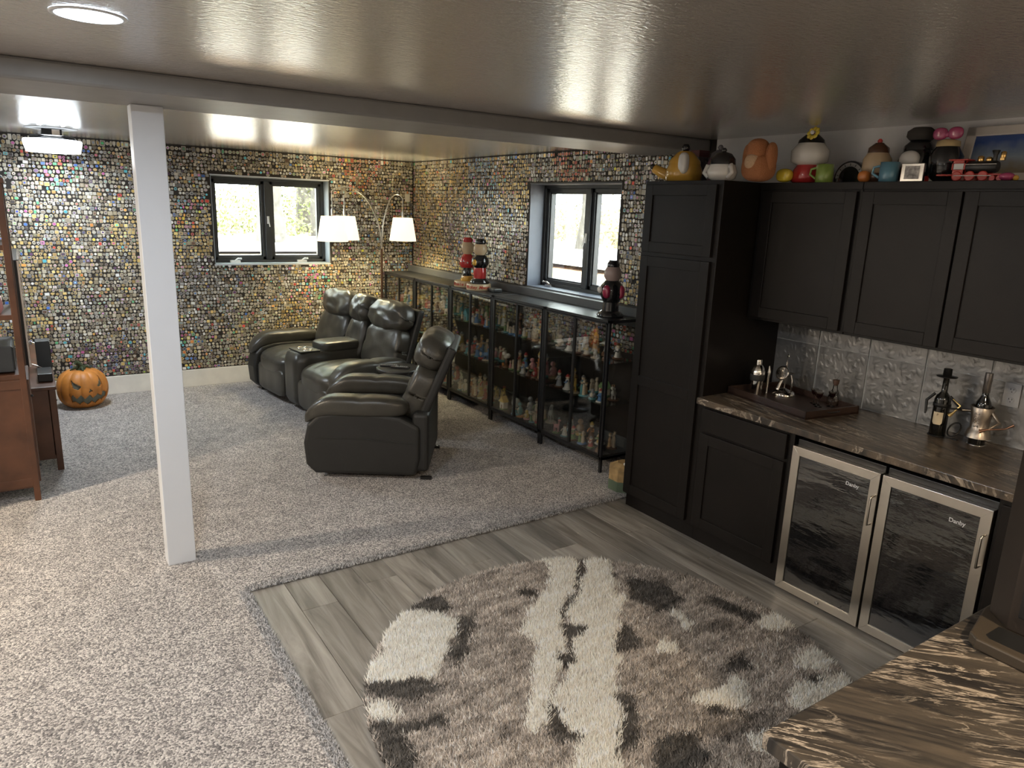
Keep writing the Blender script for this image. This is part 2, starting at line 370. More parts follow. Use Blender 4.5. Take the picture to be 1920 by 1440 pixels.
# ---------------------------------------------------------------- windows
def make_window(idx, u0, u1, z0, z1, place, mull, flip):
    """frame recessed .17 m in the wall; place(u,d,z)"""
    fr = MB()
    def bx(mb, a, da, c, b, db, d): mb.box(*place(a, da, c), *place(b, db, d))
    D0, D1 = .15, .23
    t = .035
    bx(fr, u0, D0, z0, u1, D1, z0 + t); bx(fr, u0, D0, z1 - t, u1, D1, z1)
    bx(fr, u0, D0, z0, u0 + t, D1, z1); bx(fr, u1 - t, D0, z0, u1, D1, z1)
    w = struct(fr.build('window_%d' % idx, FRAME, bevel=.003))
    m = MB(); bx(m, mull - .03, D0 - .008, z0 + t, mull + .03, D1, z1 - t); m.build('mullion', FRAME, w, bevel=.003)
    for a, b in ((u0 + t, mull - .03), (mull + .03, u1 - t)):
        s = MB(); q = .032
        for st, dd in ((0, .165), (.014, .178)):
            a2, b2, c2, d2 = a + st, b - st, z0 + t + st, z1 - t - st
            bx(s, a2, dd, c2, b2, D1, c2 + q); bx(s, a2, dd, d2 - q, b2, D1, d2); bx(s, a2, dd, c2, a2 + q, D1, d2); bx(s, b2 - q, dd, c2, b2, D1, d2)
        so_ = s.build('sash', FRAME, w, bevel=.002)
        g = MB(); bx(g, a + .04, .205, z0 + t + .04, b - .04, .209, z1 - t - .04); g.build('pane', WPANE, so_)
    # reveal lining boards
    for a, c, b, d in ((u0, z0, u1, z0 + .006), (u0, z1 - .006, u1, z1), (u0, z0, u0 + .006, z1), (u1 - .006, z0, u1, z1)):
        r = MB(); bx(r, a, -.002, c, b, .15, d); r.build('reveal_board', SLATE if idx == 2 else M('pale_slate_paint', (.30, .34, .36), .5), w)
    # thin bright edge bead
    e = MB(); bx(e, u0 - .006, -.008, z1, u1 + .006, .004, z1 + .008); bx(e, u0 - .006, -.008, z0 - .010, u1 + .006, .004, z0)
    e.build('edge_bead', WHITE if idx == 1 else LEDGE, w)
    # cranks and latches
    WP = M('white_plastic', (.8, .8, .78), .4)
    for cu in ((u0 + .23, u1 - .28) if idx == 1 else (u1 - .18,)):
        k = MB(); bx(k, cu - .05, .11, z0 + .006, cu + .05, .15, z0 + .03); p = Vector(place(cu, .12, z0 + .03)); q = Vector(place(cu + .05, .09, z0 + .05))
        k.tube([p, (p + q) / 2 + Vector((0, 0, .012)), q], .008); k.ell(q, .011, 8, 6); k.build('crank_handle', CHROME if idx == 2 else WP, w)
    for dz in ((0,) if idx == 1 else (0,)):
        k = MB(); bx(k, mull - .012, .135, (z0 + z1) / 2 - .03, mull + .012, .15, (z0 + z1) / 2 + .05)
        p = Vector(place(mull - .004, .13, (z0 + z1) / 2 + .04)); q = Vector(place(mull + .01, .115, (z0 + z1) / 2 - .06)); k.tube([p, q], .006)
        k.build('latch', WP, w)
    return w
make_window(1, V1[0], V1[1], V1[2], V1[3], lambda u, d, z: (u, YB + d, z), 2.2, 1)
make_window(2, V2[0], V2[1], V2[2], V2[3], lambda u, d, z: (XW + d, u, z), 4.89, 1)

# ---------------------------------------------------------------- outdoors
GR = {}
def mat_ground():
    m, nt, b = node_mat('leaf_littered_ground'); L = nt.links; b.inputs['Roughness'].default_value = .95
    tc = nt.nodes.new('ShaderNodeTexCoord'); v = nt.nodes.new('ShaderNodeTexVoronoi'); v.inputs['Scale'].default_value = 11; L.new(tc.outputs['Object'], v.inputs['Vector'])
    n = nt.nodes.new('ShaderNodeTexNoise'); n.inputs['Scale'].default_value = .9; n.inputs['Detail'].default_value = 3; L.new(tc.outputs['Object'], n.inputs['Vector'])
    r = nt.nodes.new('ShaderNodeValToRGB'); e = r.color_ramp.elements; e[0].position = .2; e[0].color = (.22, .13, .08, 1); e[1].position = .8; e[1].color = (.50, .36, .25, 1)
    sx = nt.nodes.new('ShaderNodeSeparateColor'); L.new(v.outputs['Color'], sx.inputs[0]); L.new(sx.outputs[0], r.inputs[0])
    mx = nt.nodes.new('ShaderNodeMix'); mx.data_type = 'RGBA'; mr = nt.nodes.new('ShaderNodeMapRange'); mr.inputs[1].default_value = .62; mr.inputs[2].default_value = .75; L.new(n.outputs[0], mr.inputs[0])
    L.new(mr.outputs[0], mx.inputs['Factor']); L.new(r.outputs[0], mx.inputs['A']); mx.inputs['B'].default_value = (.30, .42, .16, 1); L.new(mx.outputs['Result'], b.inputs['Base Color'])
    return m
gmb = MB()
def gz(x, y):
    d = max(x - XW - .25, y - YB - .25, 0); return 1.0 + .035 * min(d, 30) + .06 * noise.noise(Vector((x * .3, y * .3, 0)))
N = 44; xs = [-16 + i * 1.1 for i in range(N + 8)]; ys = [-12 + i * 1.1 for i in range(N + 6)]
vs = [(x, y, gz(x, y)) for x in xs for y in ys]; fs = []
for i in range(len(xs) - 1):
    for j in range(len(ys) - 1):
        cx, cy = xs[i] + .55, ys[j] + .55
        if cx < XW + .8 and cy < YB + .8: continue
        a = i * len(ys) + j; fs.append((a, a + len(ys), a + len(ys) + 1, a + 1))
gmb.add(vs, fs, True)
gmb.box(XO, YB + .25, .2, XW + 1.4, YB + 1.4, .98); gmb.box(XW + .25, YF, .2, XW + 1.4, YB + 1.4, .98)
ground = struct(gmb.build('ground_outside', mat_ground()))
drive = MB(); drive.add([(-14, 11.2, 1.19), (14, 11.2, 1.19), (14, 14.2, 1.28), (-14, 14.2, 1.28)], [(0, 1, 2, 3)]); drive.box(-14, 11.2, 1.0, 14, 14.2, 1.14)
drive.add([(6.6, -6, 1.17), (9.4, -6, 1.27), (9.4, 11.2, 1.27), (6.6, 11.2, 1.17)], [(0, 1, 2, 3)])
struct(drive.build('driveway', M('pale_concrete_gravel', (.74, .72, .68), .9, var=.15)))
BARK = M('grey_brown_bark', (.085, .075, .065), .9, bump=.6, bscale=14, var=.3)
LEAFM = attr_mat('tree_leaves', .7)
def tree(x, y, r, h, lean, nleaf, seed, label, leafcol, lowleaf=2.2):
    z0 = gz(x, y) - .05; rg = random.Random(seed)
    t = thing('tree', label, 'tree', (x, y, z0), 0, 'trees beyond the basement windows')
    mb = MB(); n = 9; path = [(lean * (i / n) ** 1.2 * h * .3 + .05 * rg.uniform(-1, 1), .07 * rg.uniform(-1, 1) + lean * .3 * i / n, h * i / n) for i in range(n + 1)]
    mb.tube(path, [r * (1.25 if i == 0 else 1 - .75 * i / n) for i in range(n + 1)], 10); mb.build('trunk', BARK, t)
    br = MB(); tips = []
    for k in range(9):
        i = rg.randint(2, n - 1); p = Vector(path[i]); a = rg.uniform(0, 2 * PI); L = rg.uniform(.8, 2.2)
        q = p + Vector((math.cos(a), math.sin(a), rg.uniform(.1, .9))) * L; mid = (p + q) / 2 + Vector((0, 0, .15)); br.tube([p, mid, q], [r * .3, r * .2, r * .08], 6); tips += [q, mid, p + (q - p) * .8]
    br.build('branches', BARK, t)['kind'] = 'stuff'
    lv = MB(); 
    for k in range(nleaf):
        c = rg.choice(tips) + Vector((rg.gauss(0, .45), rg.gauss(0, .45), rg.gauss(0, .4)))
        if c.z < lowleaf - 1.2: continue
        s_ = rg.uniform(.03, .075); u = Vector((rg.uniform(-1, 1), rg.uniform(-1, 1), rg.uniform(-1, 1))).normalized(); w = u.orthogonal().normalized()
        g = rg.uniform(.6, 1.3); lv.col = tuple(min(1, cc * g) for cc in leafcol); lv.add([c - u * s_, c + w * s_ * .6, c + u * s_, c - w * s_ * .6], [(0, 1, 2, 3)])
    if lv.f: o = lv.build('foliage', LEAFM, t); o['kind'] = 'stuff'
    return t
TL = [ # x,y,r,h,lean,leaves
 (2.15, 12.1, .17, 7, -.25, 1500), (3.6, 13.0, .22, 7, .1, 1300), (5.4, 16.6, .28, 8, 0, 1600), (3.2, 18.5, .25, 8, .2, 1500), (4.9, 14.6, .12, 6, .1, 900), (1.3, 15.5, .25, 8, .1, 1500), (7.0, 19.2, .3, 9, -.1, 1500), (6.1, 15.9, .14, 7, .12, 700), (2.7, 16.2, .13, 7, -.05, 800),
 (10.6, 10.2, .34, 9, .12, 1200), (11.7, 10.4, .26, 9, -.12, 900), (10.0, 8.4, .2, 8, .35, 800), (13.2, 13.6, .3, 9, .05, 1500), (13.5, 10.0, .25, 9, 0, 1500), (15.5, 15.0, .3, 9, .1, 1500), (12.6, 8.2, .22, 8, -.2, 900), (16.5, 12.5, .3, 9, 0, 1300), (8.9, 10.9, .14, 7, -.2, 500)]
kinds_ = ['slender leaning tree outside the window beside the lamp', 'broad grey tree trunk seen through the window near the pantry']
for i, (x, y, r, h, ln, nl) in enumerate(TL):
    lab = ('grey trunked leafy tree outside the window on the far wall' if i < 9 else 'pale grey tree trunk outside the window above the display cabinets')
    t = tree(x, y, r, h, ln, nl * 2, 50 + i, lab, (.20, .33, .03) if i % 3 else (.40, .42, .04))
    t['group'] = 'trees outside the far wall window' if i < 9 else 'trees outside the side window'
def shrub_row(name, pts, label, seed, col):
    rg = random.Random(seed); mb = MB()
    for (x, y, s_) in pts:
        for k in range(420):
            c = Vector((x + rg.gauss(0, s_ * .5), y + rg.gauss(0, s_ * .5), gz(x, y) + abs(rg.gauss(0, s_ * .45)))); q = rg.uniform(.025, .06)
            u = Vector((rg.uniform(-1, 1), rg.uniform(-1, 1), rg.uniform(-1, 1))).normalized(); w = u.orthogonal().normalized(); g = rg.uniform(.5, 1.4)
            mb.col = tuple(min(1, cc * g) for cc in col); mb.add([c - u * q, c + w * q * .6, c + u * q, c - w * q * .6], [(0, 1, 2, 3)])
    o = mb.build(name, LEAFM); o['kind'] = 'stuff'; tag(o, label, 'undergrowth')
shrub_row('undergrowth', [(x, 14.9 + (i % 3) * .9, 1.3) for i, x in enumerate(np.arange(-1.5, 8, .62))], 'green and yellow undergrowth outside the far wall window', 5, (.17, .20, .06))
shrub_row('undergrowth', [(10.2 + (i % 3) * .9, y, 1.0) for i, y in enumerate(np.arange(6.5, 17, .8))], 'pale woodland undergrowth outside the window above the display cabinets', 6, (.22, .19, .09))

# ---------------------------------------------------------------- enamel pins
PINM = attr_mat('enamel_pin_finish', .34, .25, .6)
RIMS = [(.42, .36, .24), (.5, .48, .44), (.16, .13, .09), (.30, .24, .14), (.55, .50, .40)]
PAL = {
 'beige': [(.44, .40, .31), (.36, .31, .22), (.52, .48, .40), (.27, .23, .17), (.40, .38, .34), (.2, .17, .13)],
 'bright': [(.55, .07, .05), (.06, .16, .5), (.75, .58, .08), (.78, .76, .72), (.1, .4, .2), (.72, .3, .08), (.5, .12, .35), (.1, .45, .55)],
 'grey': [(.36, .37, .38), (.22, .23, .24), (.5, .5, .5), (.12, .12, .13), (.62, .62, .6)],
 'gold': [(.50, .36, .12), (.42, .30, .12), (.62, .46, .18), (.3, .2, .08)],
 'dark': [(.07, .06, .06), (.10, .05, .12), (.05, .07, .12), (.12, .07, .05)],
 'red': [(.42, .10, .06), (.5, .22, .10), (.32, .07, .05)],
 'blue': [(.12, .24, .42), (.08, .14, .28), (.28, .42, .5)]}
SEED_PTS = []
prg = random.Random(21)
for k in range(120):
    kind = prg.choices(['beige', 'bright', 'grey', 'gold', 'dark', 'red', 'blue'], [40, 7, 18, 22, 8, 5, 1])[0]
    SEED_PTS.append((prg.uniform(-1, 9), prg.uniform(0, 2.5), kind))
def pin_color(u, z):
    best = min(SEED_PTS, key=lambda s: (s[0] - u) ** 2 + (s[1] - z) ** 2 * 1.4)
    k = best[2] if prg.random() < .5 else prg.choices(['beige', 'bright', 'grey', 'gold', 'dark'], [40, 10, 22, 18, 10])[0]
    c = prg.choice(PAL[k]); g = prg.uniform(.9, 1.7); return tuple(min(.95, x * g) for x in c)
def pin_shape(kind, hw, hh):
    if kind == 'round':
        r = min(hw, hh); return [(r * math.cos(2 * PI * i / 9), r * math.sin(2 * PI * i / 9)) for i in range(9)]
    if kind == 'oval': return [(hw * math.cos(2 * PI * i / 9), hh * math.sin(2 * PI * i / 9)) for i in range(9)]
    if kind == 'shield': return [(-hw, hh * .8), (-hw * .9, -hh * .2), (0, -hh), (hw * .9, -hh * .2), (hw, hh * .8), (0, hh)]
    if kind == 'blob': return [(hw * math.cos(2 * PI * i / 8) * (1 if i % 2 else .78), hh * math.sin(2 * PI * i / 8) * (1 if (i // 2) % 2 else .84)) for i in range(8)]
    c = .22 * min(hw, hh)
    return [(-hw + c, -hh), (hw - c, -hh), (hw, -hh + c), (hw, hh - c), (hw - c, hh), (-hw + c, hh), (-hw, hh - c), (-hw, -hh + c)]
def pin_add(mb, place, u, z, hw, hh):
    kind = prg.choices(['round', 'rect', 'oval', 'shield', 'blob'], [34, 30, 12, 8, 16])[0]
    P = pin_shape(kind, hw, hh); a = prg.uniform(-.12, .12); ca, sa = math.cos(a), math.sin(a); n = len(P)
    d = prg.uniform(.003, .006); cr = prg.choice(RIMS); cc = pin_color(u, z)
    def V(p, s, dd): x, y = p[0] * s, p[1] * s; return place(u + x * ca - y * sa, -dd, z + x * sa + y * ca)
    mb.col = cr
    mb.add([V(p, 1, 0) for p in P] + [V(p, 1, d) for p in P] + [V(p, .80, d + .0006) for p in P], [(i, (i + 1) % n, n + (i + 1) % n, n + i) for i in range(n)] + [(n + i, n + (i + 1) % n, 2 * n + (i + 1) % n, 2 * n + i) for i in range(n)])
    mb.col = cc; mb.add([V(p, .80, d + .0006) for p in P], [tuple(range(n))])
    if prg.random() < .45:
        c2 = tuple(min(.95, x * prg.uniform(.6, 1.6) + .02) for x in prg.choice(PAL[prg.choice(['beige', 'bright', 'dark', 'grey'])])); mb.col = c2
        q = [(p[0] * .45 + hw * .12 * prg.uniform(-1, 1), p[1] * .42) for p in P]; mb.add([V(p, 1, d + .0012) for p in q], [tuple(range(n))])
    return kind, cr
def fill(place, u0, u1, z0, z1, avoid, singles=None):
    mb = MB(); z = z0 + .002; out = []
    while z < z1 - .012:
        hrow = prg.uniform(.029, .040)
        if z1 - z - hrow < .03: hrow = z1 - z - .002
        u = u0 + prg.uniform(0, .02)
        while u < u1 - .02:
            w = prg.choice([.024, .028, .031, .034, .038, .044]) * prg.uniform(.92, 1.08)
            if u1 - u - w < .02: w = u1 - u - .001
            cu, cz = u + w / 2, z + hrow / 2 + (prg.uniform(-.005, .005) if z1 - z - hrow > .01 else 0)
            if cz + hrow / 2 < z1 + .0001 and cu + w / 2 < u1 and not any(a - w / 2 - .003 < cu < b + w / 2 + .003 and c - hrow / 2 - .004 < cz < d + hrow / 2 + .006 for a, b, c, d in avoid) and prg.random() > .012:
                if singles is not None and singles(cu, cz): out.append((cu, cz, w / 2 * .93, hrow / 2 * .93))
                else: pin_add(mb, place, cu, cz, w / 2 * .93, hrow / 2 * .93)
            u += w
        z += hrow
    return mb, out
PB = lambda u, d, z: (u, YB + d, z)
PR = lambda u, d, z: (XW + d, u, z)
if True:
    mb, _ = fill(PB, XL + .02, XW - .01, .195, ZC - .006, [(V1[0], V1[1], V1[2], V1[3])])
    o = mb.build('enamel_pins', PINM); o['kind'] = 'stuff'; tag(o, 'thousands of small enamel pins covering the far dark wall', 'pins')
    near = lambda u, z: (4.06 < u < 4.31 and z > 1.25) or (4.06 < u < 4.72 and z > 2.17)
    mb, sg = fill(PR, 3.47, YB - .01, 1.25, ZC - .006, [(V2[0], V2[1], V2[2], V2[3])], near)
    sg = [s for s in sg]
    sg.sort(key=lambda s: s[0]); indiv = sg[:300]
    for s in sg[300:]: pin_add(mb, PR, *s)
    m2, _ = fill(PR, 3.98, YB - .01, .87, 1.09, [])
    mb.v, base = mb.v + m2.v, len(mb.v); mb.f += [tuple(i + base for i in f) for f in m2.f]; mb.c += m2.c; mb.sm += m2.sm
    o = mb.build('enamel_pins', PINM); o['kind'] = 'stuff'; tag(o, 'thousands of small enamel pins around the side window above display cabinets', 'pins')
    for (u, z, hw, hh) in indiv:
        m1 = MB(); st = prg.getstate(); kind, cr = pin_add(m1, lambda a, d, c: (d, a - u, c - z), u, z, hw, hh)
        o = m1.build('enamel_pin', PINM, loc=(XW, u, z))
        kd = {'round': 'round', 'rect': 'rectangular', 'oval': 'oval', 'shield': 'shield-shaped', 'blob': 'irregular'}[kind]
        rim = 'silver' if cr[2] > .4 and cr[0] > .48 and cr[0] < .52 else ('dark' if cr[0] < .2 else 'gold')
        pl_ = 'beside the black pantry' if u < 4.31 and z < 2.17 else 'above the side window'
        lab = 'small %s enamel pin with %s rim on the wall %s' % (kd, rim, pl_)
        tag(o, lab, 'pin', '%s %s rimmed pins %s' % (kd, rim, pl_))
# ---------------------------------------------------------------- ceiling lights
def can_light(x, y, energy, col, label, group=None):
    t = thing('recessed_light', label, 'ceiling light', (x, y, ZC), 0, group)
    r = MB(); prof = [(.098, -.001), (.098, -.004), (.086, -.006), (.085, -.002)]
    n = 40; vs = []; fs = []
    for rr, z in prof:
        for k in range(n): vs.append((rr * math.cos(2 * PI * k / n), rr * math.sin(2 * PI * k / n), z))
    for j in range(3):
        for k in range(n): a = j * n + k; b = j * n + (k + 1) % n; fs.append((a, a + n, b + n, b))
    r.add(vs, fs, True); r.build('trim_ring', WHITE, t)
    d = MB(); d.lathe([(.086, -.005), (.086, -.001)], n=40); d.build('diffuser', emit('light_disc_%.2f' % col[2], col, 14), t)
    ld = bpy.data.lights.new('lamp', 'AREA'); ld.shape = 'DISK'; ld.size = .14; ld.energy = energy; ld.color = col
    lo = bpy.data.objects.new('lamp', ld); COL.objects.link(lo); lo.location = (0, 0, -.012); lo.parent = t
    return t
CO = (.80, .90, 1.0); WA = (1.0, .78, .52); NE = (1, .92, .82)
can_light(.212, 2.53, 26, CO, 'glowing round recessed light in the ceiling near the white column')
GL = 'recessed lights behind the camera'
can_light(.2, .5, 24, NE, 'recessed ceiling light directly above the viewer', GL)
can_light(1.7, -.5, 52, WA, 'recessed ceiling light above the bar counter end', GL)
can_light(-1.9, 4.49, 122, (1, .84, .64), 'recessed ceiling light beyond the left edge of view', GL)
can_light(-1.9, 1.2, 20, NE, 'recessed ceiling light over the left carpet', GL)
can_light(3.0, -1.0, 20, WA, 'recessed ceiling light behind the kitchen end', GL)
can_light(-3.6, 2.4, 30, NE, 'recessed ceiling light at the far left', GL)
# drum ceiling fixture at the back
fx = thing('ceiling_fixture', 'bright white drum ceiling light on a dark mount, far left', 'ceiling light', (.255, 7.05, ZC))
mb = MB(); mb.lathe([(.24, -.002), (.24, -.006), (.02, -.012)], n=36); mb.build('ceiling_medallion', M('medallion_grey', (.45, .45, .45), .4), fx)
mb = MB(); mb.box(-.09, -.05, -.07, .09, .05, -.008); mb.build('mount_box', BLK, fx, bevel=.004)
mb = MB(); mb.box(0, -.052, -.065, .07, -.045, -.012); mb.build('mount_plate', CHROME, fx)
for sx in (-1, 1): MB().tube([(sx * .14, 0, -.14), (sx * .16, 0, -.09), (sx * .05, 0, -.06)], .008).build('bracket', BLK, fx)
mb = MB(); mb.lathe([(.20, -.1), (.205, -.075), (.19, -.07)], n=36); mb.build('top_plate', glass('smoky_rim', (.3, .3, .3), .1), fx)
mb = MB(); mb.lathe([(.245, -.215), (.27, -.12), (.262, -.105)], n=40); mb.build('drum_shade', emit('drum_glow', (.85, .93, 1), 9), fx)
ld = bpy.data.lights.new('lamp', 'AREA'); ld.shape = 'DISK'; ld.size = .48; ld.energy = 38; ld.color = (.85, .93, 1)
lo = bpy.data.objects.new('lamp', ld); COL.objects.link(lo); lo.location = (0, 0, -.225); lo.parent = fx
lp = bpy.data.lights.new('lamp', 'POINT'); lp.energy = 7; lp.color = (.85, .93, 1); lp.shadow_soft_size = .1
lo = bpy.data.objects.new('lamp', lp); COL.objects.link(lo); lo.location = (0, 0, -.085); lo.parent = fx
fx.scale = (.76, .76, .86)
# sensor plate
o = MB().box(-.03, -.012, -.045, .03, 0, .045).build('wall_sensor', M('ivory_plastic', (.72, .69, .6), .4), bevel=.004, loc=(3.775, YB - .001, 2.022)); tag(o, 'small ivory plastic wall sensor among the pins near the corner', 'sensor')
# ================================================================ KITCHEN
def shaker(name, parent, y0, y1, z0, z1, x, rails=(), rail=.062, mat=None, flat=False, xt=.02):
    """door in plane x (front face at x), facing -X"""
    mb = MB(); mat = mat or ESP
    if flat: mb.box(x, y0, z0, x + xt, y1, z1); return mb.build(name, mat, parent, bevel=.0025)
    mb.box(x, y0, z0, x + xt, y0 + rail, z1); mb.box(x, y1 - rail, z0, x + xt, y1, z1)
    mb.box(x, y0 + rail, z0, x + xt, y1 - rail, z0 + rail); mb.box(x, y0 + rail, z1 - rail, x + xt, y1 - rail, z1)
    for r in rails: mb.box(x, y0 + rail, r - rail / 2, x + xt, y1 - rail, r + rail / 2)
    mb.box(x + .009, y0 + rail - .003, z0 + rail - .003, x + xt - .001, y1 - rail + .003, z1 - rail + .003)
    return mb.build(name, mat, parent, bevel=.0018)
# pantry
pan = thing('pantry_cabinet', 'tall espresso pantry cabinet at the end of the kitchen run', 'cabinet')
MB().box(XD + .02, 2.777, .10, XW - .002, 3.384, 2.137).build('carcass', ESP, pan, bevel=.002)
MB().box(XK + .085, 2.777, 0.0, XW - .002, 3.384, .10).build('toe_kick', ESP, pan)
shaker('door', pan, 2.812, 3.366, .118, 1.690, XD, rails=(.90,)); shaker('door', pan, 2.812, 3.366, 1.715, 2.115, XD)
# base cabinet
bc = thing('base_cabinet', 'dark base cabinet with one drawer and one door beside the pantry', 'cabinet')
MB().box(XD + .02, 2.14, .10, XW - .002, 2.776, .876).build('carcass', ESP, bc)
MB().box(XK + .085, 2.14, 0, XW - .002, 2.776, .10).build('toe_kick', ESP, bc)
shaker('drawer_front', bc, 2.175, 2.748, .715, .852, XD, flat=True); shaker('door', bc, 2.175, 2.748, .118, .70, XD)
# end base cabinet (corner) and peninsula base
ec = thing('corner_base_cabinet', 'dark corner base cabinet right of the beverage coolers', 'cabinet')
MB().box(XD - .005, .64, .10, XW - .002, 1.165, .876).box(XK + .085, .64, 0, XW - .002, 1.165, .10).build('carcass', ESP, ec, bevel=.002)
shaker('front_panel', ec, .70, 1.15, .118, .852, XD - .02, flat=True)
pb = thing('peninsula_cabinet', 'dark peninsula cabinet under the foreground counter', 'cabinet')
MB().box(1.20, .13, .10, XD - .03, .725, .876).box(1.26, .17, 0, XD - .03, .66, .10).build('carcass', ESP, pb, bevel=.002)
shaker('end_panel', pb, .13, .725, .10, .87, 1.185, flat=True, xt=.015)
for k in range(3): 
    mb = MB(); a = 1.24 + k * .62
    mb.box(a, .725, .12, a + .6, .743, .86); mb.build('door', ESP, pb, bevel=.002)
# countertop L
ct = MB(); ct.prism([(XK, 2.777), (XW - .001, 2.777), (XW - .001, .757), (XK, .757)], .876, .914); ct.prism([(XW - .001, .757), (XW - .001, .10), (1.163, .10), (1.163, .757), (XK, .757)], .876, .914)
ct = ct.build('countertop', STONE, bevel=.004, weld=True); ct.data.materials.append(STONE2)
for p_ in ct.data.polygons:
    if p_.center[1] > .757: p_.material_index = 1
tag(ct, 'dark brown veined L-shaped countertop over the kitchen base cabinets and peninsula', 'countertop')
# upper cabinets
def upper(y0, y1, doors, label):
    t = thing('wall_cabinet', label, 'cabinet')
    MB().box(3.515 + .02, y0 + .001, 1.363, XW - .002, y1 - .001, 2.137).box(3.515 + .012, y0 + .001, 2.10, 3.54, y1 - .001, 2.137).build('carcass', ESP, t, bevel=.002)
    for a, b in doors: shaker('door', t, a, b, 1.378, 2.09, 3.515)
    return t
upper(2.155, 2.776, [(2.178, 2.742)], 'dark wall cabinet with one door, next to the pantry')
upper(1.16, 2.154, [(1.672, 2.146), (1.178, 1.662)], 'dark double-door wall cabinet above the two beverage coolers')
upper(.45, 1.159, [(.81, 1.15), (.46, .80)], 'dark double-door wall cabinet at the right edge over the corner')
# beverage coolers
DG = None
def dark_glass():
    m, nt, b = node_mat('smoked_cooler_glass'); L = nt.links
    b.inputs['Base Color'].default_value = (.006, .006, .007, 1); b.inputs['Roughness'].default_value = .05; b.inputs['Specular IOR Level'].default_value = 1; b.inputs['Coat Weight'].default_value = 1; b.inputs['Coat Roughness'].default_value = .04
    tc = nt.nodes.new('ShaderNodeTexCoord'); n = nt.nodes.new('ShaderNodeTexNoise'); mq = nt.nodes.new('ShaderNodeMapping'); mq.inputs['Scale'].default_value = (1, 3, 12); L.new(tc.outputs['Object'], mq.inputs[0]); n.inputs['Scale'].default_value = 1; n.inputs['Detail'].default_value = 4
    bp = nt.nodes.new('ShaderNodeBump'); bp.inputs['Strength'].default_value = .22; bp.inputs['Distance'].default_value = .02
    L.new(mq.outputs[0], n.inputs['Vector']); L.new(n.outputs[0], bp.inputs['Height']); L.new(bp.outputs[0], b.inputs['Normal']); L.new(bp.outputs[0], b.inputs['Coat Normal']); return m
DG = dark_glass()
LOGO = M('pale_grey_print', (.55, .56, .58), .5)
def cooler(y0, y1, label, hy):
    t = thing('beverage_cooler', label, 'cooler')
    MB().box(XD + .03, y0 + .004, .012, XW - .04, y1 - .004, .842).build('case', BLK, t, bevel=.003)
    fr = MB(); z0, z1, w, x0, x1 = .018, .812, .044, XD - .012, XD + .028
    a, b = y0 + .004, y1 - .004
    for poly in ([(a, z0), (b, z0), (b - w, z0 + w), (a + w, z0 + w)], [(b, z0), (b, z1), (b - w, z1 - w), (b - w, z0 + w)], [(b, z1), (a, z1), (a + w, z1 - w), (b - w, z1 - w)], [(a, z1), (a, z0), (a + w, z0 + w), (a + w, z1 - w)]):
        s = MB(); s.prism(poly, x0, x1, 'x'); s.build('steel_rail', STEEL, t, bevel=.001)
    MB().box(x0 + .006, a + w - .002, z0 + w - .002, x1, b - w + .002, z1 - w + .002).build('door_glass', DG, t)
    text_obj('Danby', 'lettering', LOGO, t, .026, Matrix.Translation((x0 + .0045, (a + b) / 2 - .105, .712)) @ Matrix.Rotation(-PI / 2, 4, 'Z') @ Matrix.Rotation(PI / 2, 4, 'X'), .0006, bold=.0004)
    h = MB(); h.tube([(x0 - .002, hy, .70), (x0 - .028, hy, .70), (x0 - .03, hy, .69), (x0 - .03, hy, .57), (x0 - .028, hy, .56), (x0 - .002, hy, .56)], .005); h.build('handle', STEEL, t)
    l = MB(); l.T = Matrix.Translation((x0, (a + b) / 2 + (-.02), .04)) @ Matrix.Rotation(-PI / 2, 4, 'Y'); l.lathe([(.009, 0), (.009, .006), (.005, .0065)], n=16); l.build('lock', CHROME, t)
    for yy in (a + .05, b - .05): MB().tube([(XD + .08, yy, 0), (XD + .08, yy, .013)], .02, 10).build('foot', BLK, t)
    return t
cooler(1.652, 2.128, 'left beverage cooler with steel framed smoked glass door', 1.668)
cooler(1.172, 1.648, 'right beverage cooler with steel framed smoked glass door', 1.190)
# backsplash tiles: pressed-tin relief, modelled as a height field
def tin_tile(w, h):
    nu, nz = 44, int(44 * h / w); vs = []; fs = []
    for j in range(nz + 1):
        for i in range(nu + 1):
            u = i / nu; v_ = 1 - (j / nz) * (h / w); uu = (u * 2) % 1 - .5; vv = (v_ * 2) % 1 - .5
            r = math.hypot(uu, vv); th = math.atan2(vv, uu)
            hgt = .0021 * (math.sin(r * 34 + 1.6 * math.sin(th * 4)) * math.exp(-r * 2.1)) + .0015 * math.cos(th * 4 + r * 9) * (r > .08) * min(1, r * 3) + .003 * math.exp(-(r / .055) ** 2) - .002 * math.exp(-(r / .022) ** 2)
            e = min(u, 1 - u) * w; 
            if e < .004: hgt = .001
            vs.append((-.003 - hgt, (u - .5) * (w - .0025), h - (1 - v_) * w - 0.0 if False else j / nz * (h - .0015)))
    for j in range(nz):
        for i in range(nu): a = j * (nu + 1) + i; fs.append((a, a + nu + 1, a + nu + 2, a + 1))
    m = MB(); m.add(vs, fs, True); m.box(-.003, -(w - .003) / 2, 0, 0, (w - .003) / 2, h - .0015); return m
TIN = M('pewter_grey_tin', (.25, .25, .25), .38, .55, bump=.1, bscale=50, var=.25, vscale=5)
bs = struct(MB().box(XW - .002, .1, .914, XW, 2.777, 1.363).build('trim_backsplash', M('pale_grout', (.42, .43, .42), .6)))
t1 = tin_tile(.306, .306); t2 = tin_tile(.306, .140); first = {}
for k in range(9):
    yc = 2.483 + .156 - .312 * k - .0; 
    for key, T_, z in ((1, t1, .916), (2, t2, 1.224)):
        if key not in first: o = first[key] = T_.build('backsplash_tile', TIN, bs)
        else: o = first[key].copy(); COL.objects.link(o)
        o.location = (XW - .002, yc, z)
MB().box(XW - .004, 2.777 - .146, .914, XW - .003, 2.777, 1.36)
